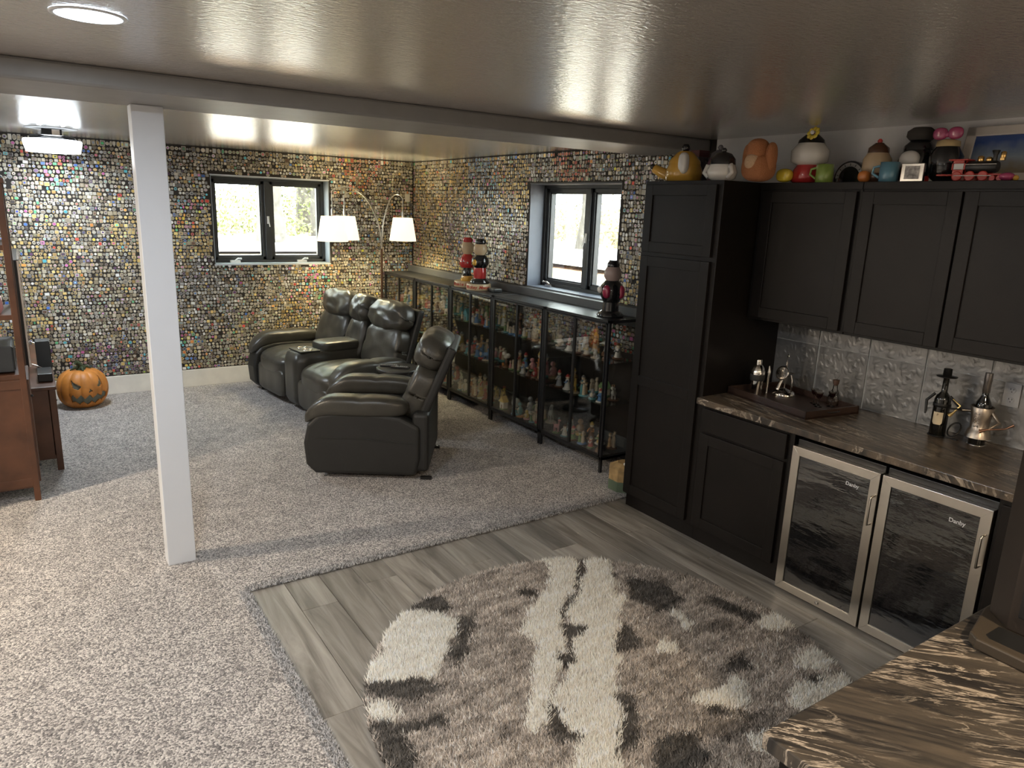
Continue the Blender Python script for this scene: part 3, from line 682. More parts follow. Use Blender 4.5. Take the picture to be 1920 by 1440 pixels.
# outlet
ol = thing('outlet', 'grey double wall outlet on the tin backsplash at far right', 'outlet', (XW - .008, 1.445, 1.165))
MB().box(-.006, -.036, -.058, 0, .036, .058).build('cover_plate', M('grey_plastic', (.34, .35, .37), .4), ol, bevel=.003)
for dz in (-.024, .024):
    r = MB(); r.T = Matrix.Translation((-.006, 0, dz)) @ Matrix.Rotation(-PI / 2, 4, 'Y'); r.lathe([(.016, 0), (.015, .002)], n=18); r.build('receptacle', MC['grey_plastic'], ol)
    s = MB(); s.box(-.0086, -.008, dz + .001, -.0078, -.0055, dz + .009); s.box(-.0086, .0055, dz + .001, -.0078, .008, dz + .009); s.box(-.0086, -.002, dz - .010, -.0078, .002, dz - .006); s.build('slots', BLK, ol)['kind'] = 'stuff'
# drinks machine on the peninsula
dm = thing('drinks_machine', 'tall dark brown countertop drinks machine with a drip tray, right edge', 'appliance')
DKB = M('dark_bronze_plastic', (.030, .022, .017), .35, .2)
mb = MB(); mb.prism([(1.985, .25), (1.985, .652), (2.045, .718), (2.36, .718), (2.36, .25)], .945, 1.56); mb.build('housing', DKB, dm, bevel=.004)
mb = MB(); mb.box(1.981, .29, .99, 1.986, .632, 1.53); mb.build('front_panel', M('black_gloss_panel', (.012, .012, .013), .2), dm, bevel=.002)
mb = MB(); mb.prism([(1.872, .27), (1.872, .672), (1.895, .697), (2.06, .735), (2.38, .735), (2.38, .235), (1.89, .235)], .9145, .945)
mb.build('base', M('bronze_tray_plastic', (.07, .055, .04), .4, .3), dm, bevel=.005)
mb = MB(); mb.prism([(1.90, .30), (1.90, .655), (1.912, .667), (1.982, .667), (1.982, .30)], .9445, .9462); mb.build('drip_well', BLK, dm)
# ---- serving tray and bar tools
tr = thing('serving_tray', 'dark wooden serving tray with raised sides on the counter', 'tray', (3.575, 2.44, .9142), math.radians(-8.5))
WTR = M('dark_walnut', (.035, .02, .015), .35, bump=.05, bscale=60, var=.3)
L_, W_ = .60, .40
MB().box(-W_ / 2, -L_ / 2, 0, W_ / 2, L_ / 2, .012).build('tray_floor', WTR, tr)
for a in ((-W_ / 2, -L_ / 2, W_ / 2, -L_ / 2 + .012), (-W_ / 2, L_ / 2 - .012, W_ / 2, L_ / 2), (-W_ / 2, -L_ / 2, -W_ / 2 + .012, L_ / 2), (W_ / 2 - .012, -L_ / 2, W_ / 2, L_ / 2)):
    MB().box(a[0], a[1], .0, a[2], a[3], .045).build('tray_side', WTR, tr, bevel=.002)
mb = MB(); mb.tube([(-.04, -L_ / 2 - .001, .03), (-.03, -L_ / 2 - .018, .032), (.03, -L_ / 2 - .018, .032), (.04, -L_ / 2 - .001, .03)], .003); mb.build('tray_handle', BLK, tr)
TZ = .9265
sh = thing('cocktail_shaker', 'polished steel cocktail shaker with black grip band on the tray', 'shaker', (3.52, 2.64, TZ))
MB().lathe([(.030, 0), (.031, .004), (.038, .085)], n=28).build('cup', CHROME, sh)
MB().lathe([(.0395, .085), (.041, .09), (.0415, .118), (.040, .122)], n=28).build('grip_band', M('black_rubber', (.02, .02, .02), .7), sh)
MB().lathe([(.040, .122), (.0405, .14), (.036, .148), (.034, .158), (.022, .176), (.019, .178)], n=28).build('strainer_top', CHROME, sh)
MB().lathe([(.018, .178), (.018, .205), (.015, .21)], n=24).build('cap', CHROME, sh)
bt = thing('bar_tool_stand', 'polished steel bar tool stand with a round dial strainer and hanging tools', 'bar tools', (3.66, 2.55, TZ))
MB().lathe([(.068, 0), (.070, .008), (.055, .026), (.02, .036), (.012, .042)], n=32).build('stand_base', CHROME, bt)
MB().tube([(0, 0, .035), (0, 0, .16), (0, 0, .20)], .006).build('post', CHROME, bt)
r = MB(); r.T = Matrix.Translation((-.03, .0, .135)) @ Matrix.Rotation(math.radians(-75), 4, 'Y'); r.lathe([(.040, -.004), (.042, 0), (.042, .006), (.036, .008)], n=32); r.build('dial_rim', CHROME, bt)
r = MB(); r.T = Matrix.Translation((-.03, .0, .135)) @ Matrix.Rotation(math.radians(-75), 4, 'Y'); r.lathe([(.034, .002), (.034, .0075)], n=28); r.build('dial_plate', M('cream_enamel', (.55, .50, .42), .3), bt)
r = MB(); r.T = Matrix.Translation((-.03, .0, .135)) @ Matrix.Rotation(math.radians(-75), 4, 'Y')
for a in range(8): r.lathe([(.003, .0076), (.003, .0082)], .021 * math.cos(a * PI / 4), .021 * math.sin(a * PI / 4), 8)
r.build('dial_holes', BLK, bt)['kind'] = 'stuff'
MB().tube([(-.05, .01, .035), (-.035, .004, .075), (-.02, .0, .11)], [.013, .010, .008], 12).build('jigger', CHROME, bt)
for k, (dx, dy) in enumerate(((-.01, -.055), (.02, .05))): MB().tube([(dx, dy, .03), (dx, dy, .10), (dx, dy * .8, .13)], [.005, .004, .005]).build('hanging_tool', CHROME, bt)
MB().tube([(0, .06, .14), (0, -.06, .14)], .004).build('cross_bar', CHROME, bt)
MB().tube([(.03, .02, .03), (.035, .022, .17), (.035, .025, .235), (.03, .02, .24), (.03, .012, .225)], .0022).build('bar_spoon', CHROME, bt)
pk = MB(); pk.tube([(0, 0, 0), (0, 0, .06), (0, 0, .09), (0, 0, .13), (0, 0, .165)], [.008, .011, .009, .014, .004], 10)
pk = pk.build('corkscrew_opener', CHROME, loc=(3.60, 2.625, TZ + .03)); 
tag(pk, 'slim polished steel pointed opener standing left of the dial strainer', 'bar tool')
pk.location.z = TZ
WINE = M('dark_red_wine', (.03, .004, .004), .1)
def goblet(x, y, label):
    g = thing('cordial_glass', label, 'glass', (x, y, TZ), 0, 'small stemmed glasses on the tray')
    MB().lathe([(.021, 0), (.020, .0015), (.003, .005), (.0025, .04), (.008, .05), (.017, .062), (.0195, .085)], n=20).build('bowl_and_stem', GW, g)
    MB().lathe([(.005, .052), (.0155, .062), (.018, .078)], n=20).build('drink', WINE, g)
    MB().lathe([(.0192, .076), (.0202, .076), (.0205, .086), (.0194, .086)], n=20).build('dark_rim', M('smoky_rim_glass', (.03, .025, .02), .1), g)
goblet(3.655, 2.345, 'small stemmed glass at the back left of the glass group'); goblet(3.64, 2.315, 'small stemmed glass in the middle of the glass group')
goblet(3.61, 2.285, 'small stemmed glass nearest the tray front'); goblet(3.685, 2.255, 'small stemmed glass directly before the decanter')
dc = thing('decanter', 'clear glass decanter with cork and heart loop stopper', 'decanter', (3.745, 2.28, TZ))
MB().lathe([(.036, 0), (.040, .004), (.040, .02), (.030, .055), (.014, .09), (.012, .115), (.014, .12)], n=28).build('flask', GW, dc)
MB().lathe([(.011, .110), (.016, .123), (.018, .142)], n=20).build('cork', M('cork_brown', (.09, .05, .035), .7), dc)
MB().tube([(0, 0, .142), (0, .014, .165), (0, .015, .182), (0, .006, .189), (0, 0, .182), (0, -.006, .189), (0, -.015, .182), (0, -.014, .165), (0, 0, .142)], .0018, 6).build('loop_stopper', GW, dc)
# ---- bottles in metal figure holders
BG = M('dark_bottle_glass', (.006, .006, .005), .08, coat=.5)
PEW = M('pewter_metal', (.38, .33, .28), .35, 1)
IRN = M('black_iron', (.02, .02, .02), .4, .6)
b1 = thing('wine_bottle', 'black liqueur bottle with cream label in a dark metal musician holder', 'bottle', (3.72, 1.69, .9142))
MB().lathe([(.034, 0), (.037, .004), (.037, .185), (.030, .205), (.014, .225), (.0135, .29), (.015, .292), (.015, .30)], n=32).build('bottle_body', BG, b1)
lb = MB(); n = 12; vs = []
for z in (.062, .072, .118, .125):
    for k in range(n + 1): a = math.radians(150 + 70 * (k / n)); s_ = .7 if z in (.062,) else 1; a = math.radians(190) + (a - math.radians(185)) * s_; vs.append((.0376 * math.cos(a), .0376 * math.sin(a), z))
lb.add(vs, [(j * (n + 1) + k, j * (n + 1) + k + 1, (j + 1) * (n + 1) + k + 1, (j + 1) * (n + 1) + k) for j in range(3) for k in range(n)], True); lb.build('paper_label', M('cream_label', (.62, .52, .36), .6), b1)
text_obj('P', 'label_letter', M('brown_ink', (.12, .07, .04), .6), b1, .016, Matrix.Translation((-.0385, -.006, .112)) @ Matrix.Rotation(math.radians(-80), 4, 'Z') @ Matrix.Rotation(PI / 2, 4, 'X'), .0003)
h1 = thing('bottle_holder', 'black metal musician bottle holder with brimmed hat and small brass horn', 'bottle holder', (3.72, 1.69, .9142))
MB().lathe([(.039, .150), (.0405, .152), (.0405, .166), (.039, .168)], n=28).build('waist_band', IRN, h1)
MB().lathe([(.017, .296), (.046, .300), (.047, .304), (.020, .306), (.019, .34), (.016, .342)], n=28).build('hat', IRN, h1)
MB().tube([(-.01, .036, .21), (-.02, .066, .17), (-.03, .058, .13), (-.035, .056, .105)], [.007, .007, .006, .004]).build('arm', IRN, h1)
MB().tube([(-.01, -.036, .21), (-.01, -.07, .18), (-.035, -.105, .165), (-.05, -.06, .16)], [.007, .007, .006, .004]).build('arm', IRN, h1)
MB().tube([(-.03, -.06, .205), (-.035, -.10, .18), (-.04, -.075, .14), (-.045, -.06, .125)], [.004, .005, .006, .014], 10).build('horn', M('brass', (.6, .45, .2), .25, 1), h1)
MB().tube([(.0 + .03 * math.cos(a * PI / 8) - .02, -.085 + .026 * math.sin(a * PI / 8), .055 + .03 * math.cos(a * PI / 8)) for a in range(17)], .004).build('drum_hoop', IRN, h1)
MB().lathe([(.040, 0.0), (.042, .0), (.042, .005), (.040, .005)], n=28).box(-.01, -.10, 0, .01, -.04, .004).build('foot_ring', IRN, h1)
b2 = thing('wine_bottle', 'dark wine bottle with foil neck in a pewter coat shaped holder', 'bottle', (3.735, 1.512, .9142))
MB().lathe([(.034, 0), (.036, .004), (.036, .19), (.030, .215), (.015, .245), (.0135, .26)], n=32).build('bottle_body', BG, b2)
MB().lathe([(.0150, .26), (.0165, .262), (.0165, .315), (.0175, .318), (.0165, .345), (.0165, .355)], n=24).build('foil_cap', M('grey_foil', (.25, .23, .22), .35, .9), b2)
h2 = thing('bottle_holder', 'pewter coat shaped bottle holder with two rows of round buttons', 'bottle holder', (3.735, 1.512, .9142))
MB().lathe([(.056, .04), (.048, .075), (.040, .085), (.041, .13), (.052, .19), (.050, .192), (.039, .13)], n=32).build('coat', PEW, h2)
bb = MB()
for r_ in range(4):
    for c_ in (-1, 1): a = math.radians(182 + c_ * 9); bb.ell((.046 * math.cos(a), .046 * math.sin(a), .10 + r_ * .02), .0045, 8, 6)
bb.build('buttons', CHROME, h2)['kind'] = 'stuff'
MB().tube([(0, -.045, .17), (-.01, -.085, .13), (-.05, -.06, .10)], [.009, .008, .006]).build('arm', PEW, h2)
MB().tube([(0, .045, .16), (-.01, .078, .155), (-.03, .09, .156)], [.008, .006, .004]).build('arm', PEW, h2)
MB().tube([(-.065, -.03, .085), (-.055, -.055, .098), (-.03, -.12, .115), (-.02, -.15, .14)], [.010, .004, .004, .006]).build('serving_spoon', M('copper', (.4, .22, .14), .3, 1), h2)
MB().lathe([(.037, 0), (.040, 0), (.040, .005), (.037, .005)], n=28).build('foot_ring', CHROME, h2)

# ================================================================ collectibles on top of the cabinets (plain ceramic jars)
def cer(name, col, r=.12): return M(name, col, r, coat=.6, var=.04)
YEL = cer('mustard_glaze', (.62, .36, .06)); WHT = cer('white_glaze', (.72, .70, .66)); BLG = cer('black_glaze', (.012, .012, .013)); RED = cer('red_glaze', (.45, .03, .03))
GRN = cer('lime_glaze', (.25, .36, .08)); BLU = cer('blue_glaze', (.12, .28, .38)); ORG = cer('orange_glaze', (.65, .22, .05)); PNK = cer('pink_glaze', (.42, .06, .16)); GRY = cer('grey_glaze', (.16, .15, .17)); TAN = M('tan_plush', (.42, .17, .07), .9, bump=.5, bscale=150); CRM = M('cream_plush', (.62, .42, .26), .9, bump=.5, bscale=150); BRN = cer('brown_glaze', (.10, .045, .025)); LIL = cer('mauve_glaze', (.28, .12, .17))
ZT = 2.1375
def jar(label, x, y, prof, mats, name='cookie_jar', cat='jar', knob=None, sc=1, lidname='lid'):
    t = thing(name, label, cat, (x, y, ZT)); 
    for k, (nm, mt, p) in enumerate(zip(('body', lidname, 'knob', 'foot'), mats, prof)): MB().lathe([(r * sc, z * sc) for r, z in p], n=32).build(nm, mt, t)
    return t
j = jq = jar('squat mustard yellow ceramic jar with a domed lid at the pantry corner', 3.40, 3.255, [[(.07, 0), (.085, .01), (.09, .05), (.075, .085)], [(.078, .085), (.075, .10), (.045, .135), (.03, .145)], [(.012, .145), (.022, .16), (.012, .178)]], [YEL, YEL, BLG])
MB().tube([(-.02, .07, .03), (-.04, .11, .045), (-.05, .15, .065)], [.03, .026, .022], 16).build('spout', YEL, j); jq.scale = (1.25,) * 3
MB().ell((-.055, .162, .075), (.014, .014, .014)).build('spout_tip', BLG, j)
MB().cushion((-.06, -.05, .085), (.02, .026, .05), 3, 6).build('side_handle', WHT, j)
jar('mauve and grey ceramic jar behind the mustard yellow jar', 3.60, 3.16, [[(.05, 0), (.07, .02), (.075, .12), (.06, .15)], [(.062, .15), (.055, .18), (.02, .20)], [(.01, .2), (.018, .215), (.008, .23)]], [LIL, GRY, GRY])
t = thing('gift_box', 'small dark patterned box at the far end of the pantry top', 'box', (3.62, 3.34, ZT)); MB().box(-.045, -.035, 0, .045, .035, .20).build('box_body', M('dark_print_card', (.09, .07, .07), .6, var=.9, vscale=40), t, bevel=.002); MB().box(-.047, -.037, .165, .047, .037, .205).build('box_lid', M('dark_red_card', (.12, .03, .03), .6), t, bevel=.002)
j = jar('round white ceramic jar with a black domed lid and two white handles', 3.34, 2.905, [[(.05, 0), (.075, .015), (.085, .05), (.07, .09)], [(.073, .09), (.07, .12), (.045, .15), (.02, .158)], [(.01, .158), (.017, .17), (.008, .182)]], [WHT, BLG, BLG])
for s_ in (-1, 1): MB().tube([(-.03, s_ * .07, .02), (-.035, s_ * .1, .045), (-.03, s_ * .085, .085), (-.02, s_ * .065, .075)], .013, 10).build('handle', WHT, j)
tb = thing('plush_cushion_toy', 'tan and cream round stuffed plush bundle between the jars on the pantry', 'plush toy', (3.44, 2.70 + .03, ZT))
tb.location = (3.42, 2.86 - .14, ZT)
MB().cushion((0, 0, .075), (.085, .085, .075), 2.6, 10).build('lower_roll', TAN, tb); MB().cushion((-.02, 0, .165), (.062, .058, .062), 2.3, 10).build('upper_roll', TAN, tb); MB().cushion((-.05, 0, .10), (.045, .045, .05), 2.2, 8).build('cream_patch', CRM, tb)
MB().lathe([(.052, .128), (.055, .134), (.052, .142)], n=24).build('blue_ribbon', M('blue_ribbon', (.12, .2, .26), .6), tb)
for s_ in (-1, 1): MB().cushion((.0, s_ * .075, .13), (.035, .028, .075), 2.4, 8).build('side_fold', TAN, tb)
j = jar('white and black ceramic jar on a red base topped with a yellow flower', 3.66, 2.575, [[(.055, .085), (.085, .10), (.088, .15), (.06, .185)], [(.062, .185), (.058, .20), (.03, .225)], [(.008, .225), (.01, .232), (.006, .236)], [(.06, 0), (.075, .01), (.07, .06), (.055, .085)]], [WHT, BLG, RED, RED])
j.scale = (1.15,) * 3
fl = MB(); fl.T = Matrix.Translation((-.06, -.045, .225)) @ Matrix.Rotation(math.radians(-65), 4, 'Y')
for a in range(8): fl.ell((.022 * math.cos(a * PI / 4), .022 * math.sin(a * PI / 4), 0), (.012, .012, .006), 8, 6)
fl.build('yellow_petals', cer('yellow_glaze', (.72, .55, .05)), j); MB().ell((-.068, -.045, .228), .010).build('flower_centre', WHT, j)
MB().cushion((-.08, .07, .035), (.03, .04, .032), 2.5, 8).build('yellow_foot', cer('yellow_glaze', (.72, .55, .05)), j)
def mug(x, y, mt, label, hs=1, r=.045, h=.095):
    t = thing('mug', label, 'mug', (x, y, ZT))
    MB().lathe([(r * .9, 0), (r, .005), (r, h), (r * .92, h), (r * .9, .01)], n=32).build('cup', mt, t)
    MB().tube([(-.01, hs * r * .97, h * .82), (-.015, hs * (r + .028), h * .75), (-.015, hs * (r + .032), h * .45), (-.01, hs * r * .97, h * .22)], .0065, 10).build('handle', mt, t); return t
mug(3.60, 2.43, GRN, 'lime green ceramic mug on top of the wall cabinets'); mug(3.60, 2.075, BLU, 'blue ceramic mug on top of the wall cabinets')
j = jar('brown and cream ceramic jar with orange foot between the green and blue mugs', 3.70, 2.205, [[(.06, .05), (.07, .07), (.068, .12), (.05, .15)], [(.052, .15), (.05, .175), (.02, .20)], [(.01, .2), (.013, .21), (.006, .22)], [(.05, 0), (.07, .01), (.06, .05)]], [M('cream_glaze', (.55, .42, .27), .15), BRN, RED, BRN])
MB().cushion((-.08, .01, .03), (.03, .03, .03), 2.4, 8).build('orange_foot', ORG, j)
cl = thing('mantel_clock', 'black arched clock with pale dial ring behind the green mug', 'clock', (3.745, 2.365, ZT))
mb = MB(); mb.prism([(-.09, 0), (.09, 0), (.09, .03)] + [(.09 * math.cos(a), .03 + .09 * math.sin(a)) for a in [PI * k / 14 for k in range(1, 14)]] + [(-.09, .03)], -.02, .02, 'x'); mb.build('case', BLG, cl, bevel=.003)
mb = MB(); vs = []; 
for k in range(29):
    a = PI * k / 28
    for r_ in (.06, .08): vs.append((-.0215, r_ * math.cos(a), .03 + r_ * math.sin(a)))
mb.add(vs, [(2 * k, 2 * k + 1, 2 * k + 3, 2 * k + 2) for k in range(28)]); mb.build('dial_ring', M('dull_silver', (.28, .28, .27), .4, .4), cl)
mb = MB()
for k in range(7):
    a = PI * (k + .5) / 7; mb.T = Matrix.Translation((-.0225, .07 * math.cos(a), .03 + .07 * math.sin(a))) @ Matrix.Rotation(a - PI / 2, 4, 'X'); mb.box(-.0005, -.002, -.006, .0005, .002, .006)
mb.build('hour_marks', BLK, cl)['kind'] = 'stuff'
j = jar('large round black jar with a dark grey cap and pale front panel', 3.76, 2.03, [[(.06, 0), (.085, .03), (.09, .11), (.07, .16)], [(.072, .16), (.07, .18), (.045, .205)], [(.05, .208), (.066, .225), (.064, .25), (.04, .268)]], [BLG, BLG, M('dark_felt', (.05, .045, .04), .9)])
MB().cushion((-.075, 0, .11), (.03, .05, .045), 2.2, 10).build('pale_panel', WHT, j)
j = jar('black jar with pink bow shaped stopper beside the framed picture', 3.705, 1.865, [[(.05, 0), (.07, .03), (.075, .12), (.05, .165)], [(.052, .165), (.05, .19), (.02, .2)]], [BLG, M('pale_yellow_glaze', (.55, .42, .22), .2)])
for s_ in (-1, 1): MB().cushion((-.02, s_ * .035, .225), (.016, .034, .028), 2.4, 8).build('pink_loop', PNK, j)
MB().ell((-.02, 0, .22), .013).build('pink_knot', PNK, j)
# small house-shaped photo frame
pf = thing('photo_frame', 'small silver framed photo under a red and white striped awning', 'photo frame', (3.57, 1.945, ZT))
MB().box(0, -.055, 0, .02, .055, .085).build('frame', CHROME, pf, bevel=.003)
MB().box(-.002, -.035, .012, .001, .035, .072).build('photo', M('grey_photo_print', (.35, .33, .32), .3, var=.7, vscale=45), pf)
for k in range(6): mb = MB(); mb.prism([(-.015, .085), (.03, .085), (.03, .115)], -.06 + k * .02, -.06 + (k + 1) * .02, 'y'); mb.v = [(v[0], v[1], v[2]) for v in mb.v]; mb.build('awning_stripe', RED if k % 2 else WHT, pf)
# toy locomotive
lc = thing('toy_locomotive', 'red and black toy steam locomotive with brass domes on the wall cabinets', 'toy train', (3.60, 1.69, ZT))
RP = M('red_toy_paint', (.42, .03, .02), .3); BR = M('polished_brass', (.75, .48, .18), .2, 1); SLV = CHROME
MB().box(-.022, -.145, .024, .022, .145, .032).build('chassis', RP, lc, bevel=.002)
b_ = MB(); b_.T = Matrix.Translation((0, .02, .062)) @ Matrix.Rotation(PI / 2, 4, 'X'); b_.lathe([(.024, 0), (.026, .004), (.026, .12), (.022, .126)], n=24); b_.build('boiler', M('black_toy_paint', (.02, .02, .02), .3), lc)
cb = MB(); cb.box(-.026, .02, .032, .026, .026, .09); cb.box(-.026, .072, .032, .026, .078, .09)
for s_ in (-1, 1): cb.box(s_ * .026, .02, .032, s_ * .022, .078, .05); cb.box(s_ * .026, .02, .078, s_ * .022, .078, .09)
cb.build('cab', RP, lc); MB().box(-.034, .008, .09, .034, .092, .097).build('cab_roof', RP, lc, bevel=.002)
MB().box(-.0245, .028, .052, -.022, .070, .077).build('cab_window', M('pale_window', (.6, .6, .6), .3), lc)
for yy, h in ((-.03, .018), (-.065, .012)):
    MB().lathe([(.012, .086), (.013, .088), (.013, .088 + h), (.006, .092 + h)], 0, yy, 16).build('dome', BR, lc)
MB().lathe([(.009, .084), (.008, .11), (.017, .13), (.014, .132)], 0, -.088, 16).build('smokestack', M('black_toy_paint', (.02, .02, .02), .3), lc)
MB().lathe([(.010, .098), (.011, .10), (.011, .122), (.005, .126)], 0, -.12, 14).box(-.008, -.128, .088, .008, -.112, .099).build('headlamp', BR, lc)
for i, yy in enumerate((.05, -.005, -.06)):
    for s_ in (-1, 1):
        w_ = MB(); w_.T = Matrix.Translation((s_ * .026, yy, .022)) @ Matrix.Rotation(PI / 2, 4, 'Y'); w_.lathe([(.018, -.004), (.022, -.003), (.022, .003), (.018, .004), (.006, .006)], n=20); w_.build('wheel', RP, lc)
for yy in (-.10, -.13):
    w_ = MB(); w_.T = Matrix.Translation((0, yy, .012)) @ Matrix.Rotation(PI / 2, 4, 'Y'); w_.lathe([(.012, -.028), (.012, .028)], n=16); w_.build('wheel', RP, lc)
MB().tube([(-.032, .06, .024), (-.032, -.10, .022)], .0025).build('coupling_rod', SLV, lc)
MB().tube([(-.029, .018, .072), (-.029, -.11, .072)], .0018).build('handrail', SLV, lc)
cc_ = MB(); cc_.prism([(-.03, -.145), (.03, -.145), (0, -.185)], .004, .026); cc_.build('cowcatcher', RP, lc)
# framed picture, leaning
fp = thing('framed_picture', 'white framed picture of a plain deep blue sky over pale cloud', 'picture', (3.77, 1.64, ZT)); fp.rotation_euler = (0, math.radians(12), 0)
fw, fh, ft = .40, .265, .045
for a in ((-fw / 2 - .22, 0, fw / 2, ft), (-fw / 2 - .22, fh - ft, fw / 2, fh), (-fw / 2 - .22, 0, -fw / 2 - .22 + ft, fh), (fw / 2 - ft, 0, fw / 2, fh)):
    MB().box(-.012, a[0], a[1], .008, a[2], a[3]).build('frame_rail', M('white_gloss_frame', (.62, .58, .54), .2, coat=.4), fp, bevel=.004)
def sky_pic():
    m, nt, b = node_mat('sky_print'); L = nt.links; tc = nt.nodes.new('ShaderNodeTexCoord'); sp = nt.nodes.new('ShaderNodeSeparateXYZ'); L.new(tc.outputs['Object'], sp.inputs[0])
    n = nt.nodes.new('ShaderNodeTexNoise'); n.inputs['Scale'].default_value = 14; n.inputs['Detail'].default_value = 5; L.new(tc.outputs['Object'], n.inputs['Vector'])
    a = nt.nodes.new('ShaderNodeMath'); a.operation = 'MULTIPLY_ADD'; a.inputs[1].default_value = .09; L.new(n.outputs[0], a.inputs[0]); L.new(sp.outputs[2], a.inputs[2])
    r = nt.nodes.new('ShaderNodeValToRGB'); e = r.color_ramp.elements; e[0].position = .10; e[0].color = (.22, .18, .12, 1); e[1].position = .24; e[1].color = (.02, .06, .24, 1); q = e.new(.16); q.color = (.25, .32, .40, 1)
    L.new(a.outputs[0], r.inputs[0]); L.new(r.outputs[0], b.inputs['Base Color']); b.inputs['Roughness'].default_value = .25; return m
MB().box(-.006, -fw / 2 - .22 + ft - .002, ft - .002, .006, fw / 2 - ft + .002, fh - ft + .002).build('print', sky_pic(), fp)
t = thing('pink_wedge_ornament', 'small glossy pink wedge ornament at the right end of the cabinet tops', 'ornament', (3.585, 1.535, ZT)); MB().cushion((0, 0, .018), (.025, .03, .018), 2.2, 8).build('body', PNK, t); MB().ell((0, -.036, .012), .012).build('yellow_tip', YEL, t)
# ================================================================ SEATING
def Tm(loc, rx=0, rz=0): return Matrix.Translation(loc) @ Matrix.Rotation(rz, 4, 'Z') @ Matrix.Rotation(rx, 4, 'X')
SEAM = M('dark_seam_piping', (.02, .019, .016), .45)
def seat_fn(u, v, w, q):
    q = q.copy()
    for s_ in (-.36, .36): q.z -= .010 * math.exp(-((u - s_) / .045) ** 2) * (1 if w > 0 else 0)
    if w > 0: q.z += .022 * (1 - u * u) * (1 - .5 * v * v)
    if v < 0: q.z -= .055 * abs(v) ** 3
    return q
def back_fn(seed, amp=.012):
    def f(u, v, w, q):
        q = q.copy(); n = noise.noise(Vector((u * 2.2 + seed, v * 2, w * 2.2)))
        q.y += amp * n; q.z += amp * .6 * noise.noise(Vector((u * 3 + seed, 7, w * 3)))
        if v < 0:
            for s_ in (-.42, .42): q.y += .010 * math.exp(-((u - s_) / .05) ** 2)
        e = max(0, abs(u) - .75) / .25; q.z -= .03 * e * e * (1 if w > 0 else 0); q.z -= .004 * e
        return q
    return f
def add_back(parent, x0, x1, seed, lean=.30, narrow=False):
    xc, hw = (x0 + x1) / 2, (x1 - x0) / 2
    sh_ = MB(); sh_.T = Tm((xc, .70, .42), -lean); sh_.box(-hw - .005, .05, -.06, hw + .005, .115, .62); sh_.build('back_shell', LEATH2, parent, bevel=.02, seg=3)
    lo_ = MB(); lo_.T = Tm((xc, .70, .42), -lean); lo_.cushion((0, -.01, .20), (hw, .095, .215), 5, 14, back_fn(seed)); lo_.build('lumbar_cushion', LEATH, parent, weld=True)
    hd = MB(); hd.T = Tm((xc, .70, .42), -lean); hd.cushion((0, -.035, .505), (hw * 1.02, .125, .145), 2.9, 14, back_fn(seed + 3, .02)); hd.build('headrest_cushion', LEATH, parent, weld=True)
def add_seat(parent, x0, x1, seed):
    xc, hw = (x0 + x1) / 2, (x1 - x0) / 2
    MB().cushion((xc, .32, .385), (hw, .33, .095), 5, 14, seat_fn).build('seat_cushion', LEATH, parent, weld=True)
    fr = MB(); fr.cushion((xc, .045, .20), (hw, .055, .135), 6, 10, lambda u, v, w, q: Vector((q.x, q.y + (.008 * math.exp(-((u - .36) / .04) ** 2) + .008 * math.exp(-((u + .36) / .04) ** 2) if v < 0 else 0), q.z)))
    fr.build('footrest', LEATH, parent, weld=True)
    MB().box(x0 + .01, .08, .045, x1 - .01, .74, .32).build('seat_box', LEATH2, parent, bevel=.01)
def side_panel(parent, x0, x1):
    P = [(.05, .035), (-.015, .10), (-.03, .26), (.0, .40), (.07, .47), (.20, .50), (.46, .50), (.66, .47), (.80, .40), (.80, .16), (.77, .035)]
    m = MB(); m.prism(P, x0, x1, 'x'); return m.build('side_panel', LEATH2, parent, bevel=.028, seg=4)
def arm_pad(parent, xc, hw, out):
    def f(u, v, w, q):
        q = q.copy()
        if v < -.4: q.z -= .11 * ((-v - .4) / .6) ** 2
        if v > .4: q.z -= .015 * (v - .4)
        q.y -= .0; q.z -= .010 * math.exp(-((v - .1) / .03) ** 2) * (w > 0)
        q.x += out * .012 * (1 - v * v)
        return q
    MB().cushion((xc, .34, .535), (hw, .37, .075), 3.4, 14, f).build('arm_pad', LEATH, parent, weld=True)
# loveseat: local x = width (near arm at -x), local -y = front
sofa = thing('reclining_loveseat', 'dark leather reclining loveseat with a centre cupholder console', 'sofa', (1.945, 6.66, .01), math.radians(-90 + 7))
for s_ in (-1, 1):
    xo = s_ * .99; xi = s_ * .80
    side_panel(sofa, min(xo, xi), max(xo, xi)); arm_pad(sofa, s_ * .895, .105, s_)
add_seat(sofa, .16, .79, 1); add_seat(sofa, -.79, -.16, 2)
MB().box(-.97, .10, .03, .97, .80, .30).build('base_frame', LEATH2, sofa)
MB().cushion((0, .40, .30), (.155, .40, .265), 9, 8).build('console_body', LEATH, sofa, weld=True)
MB().cushion((0, .50, .585), (.15, .22, .05), 5, 10).build('console_lid', LEATH, sofa, weld=True)
MB().box(-.13, .06, .556, .13, .26, .569).build('cupholder_plate', LEATH2, sofa, bevel=.004)
for s_ in (-1, 1):
    MB().lathe([(.036, .560), (.048, .562), (.049, .574), (.040, .576), (.037, .570)], s_ * .062, .16, 24).build('cupholder_ring', CHROME, sofa); MB().lathe([(.036, .565), (.036, .571)], s_ * .062, .16, 20).build('cup_well', BLK, sofa)
add_back(sofa, .19, .80, 1); add_back(sofa, -.80, -.19, 4); 
xc = 0; add_back(sofa, -.175, .175, 8)
for x_ in (-.9, .9):
    for y_ in (.1, .72): MB().lathe([(.022, 0), (.022, .04)], x_, y_, 10).build('foot', BLK, sofa)
for s_ in (-.79, .79): MB().tube([(s_, -.012, .10), (s_, -.02, .26), (s_, .01, .38)], .004, 6).build('seam', SEAM, sofa)
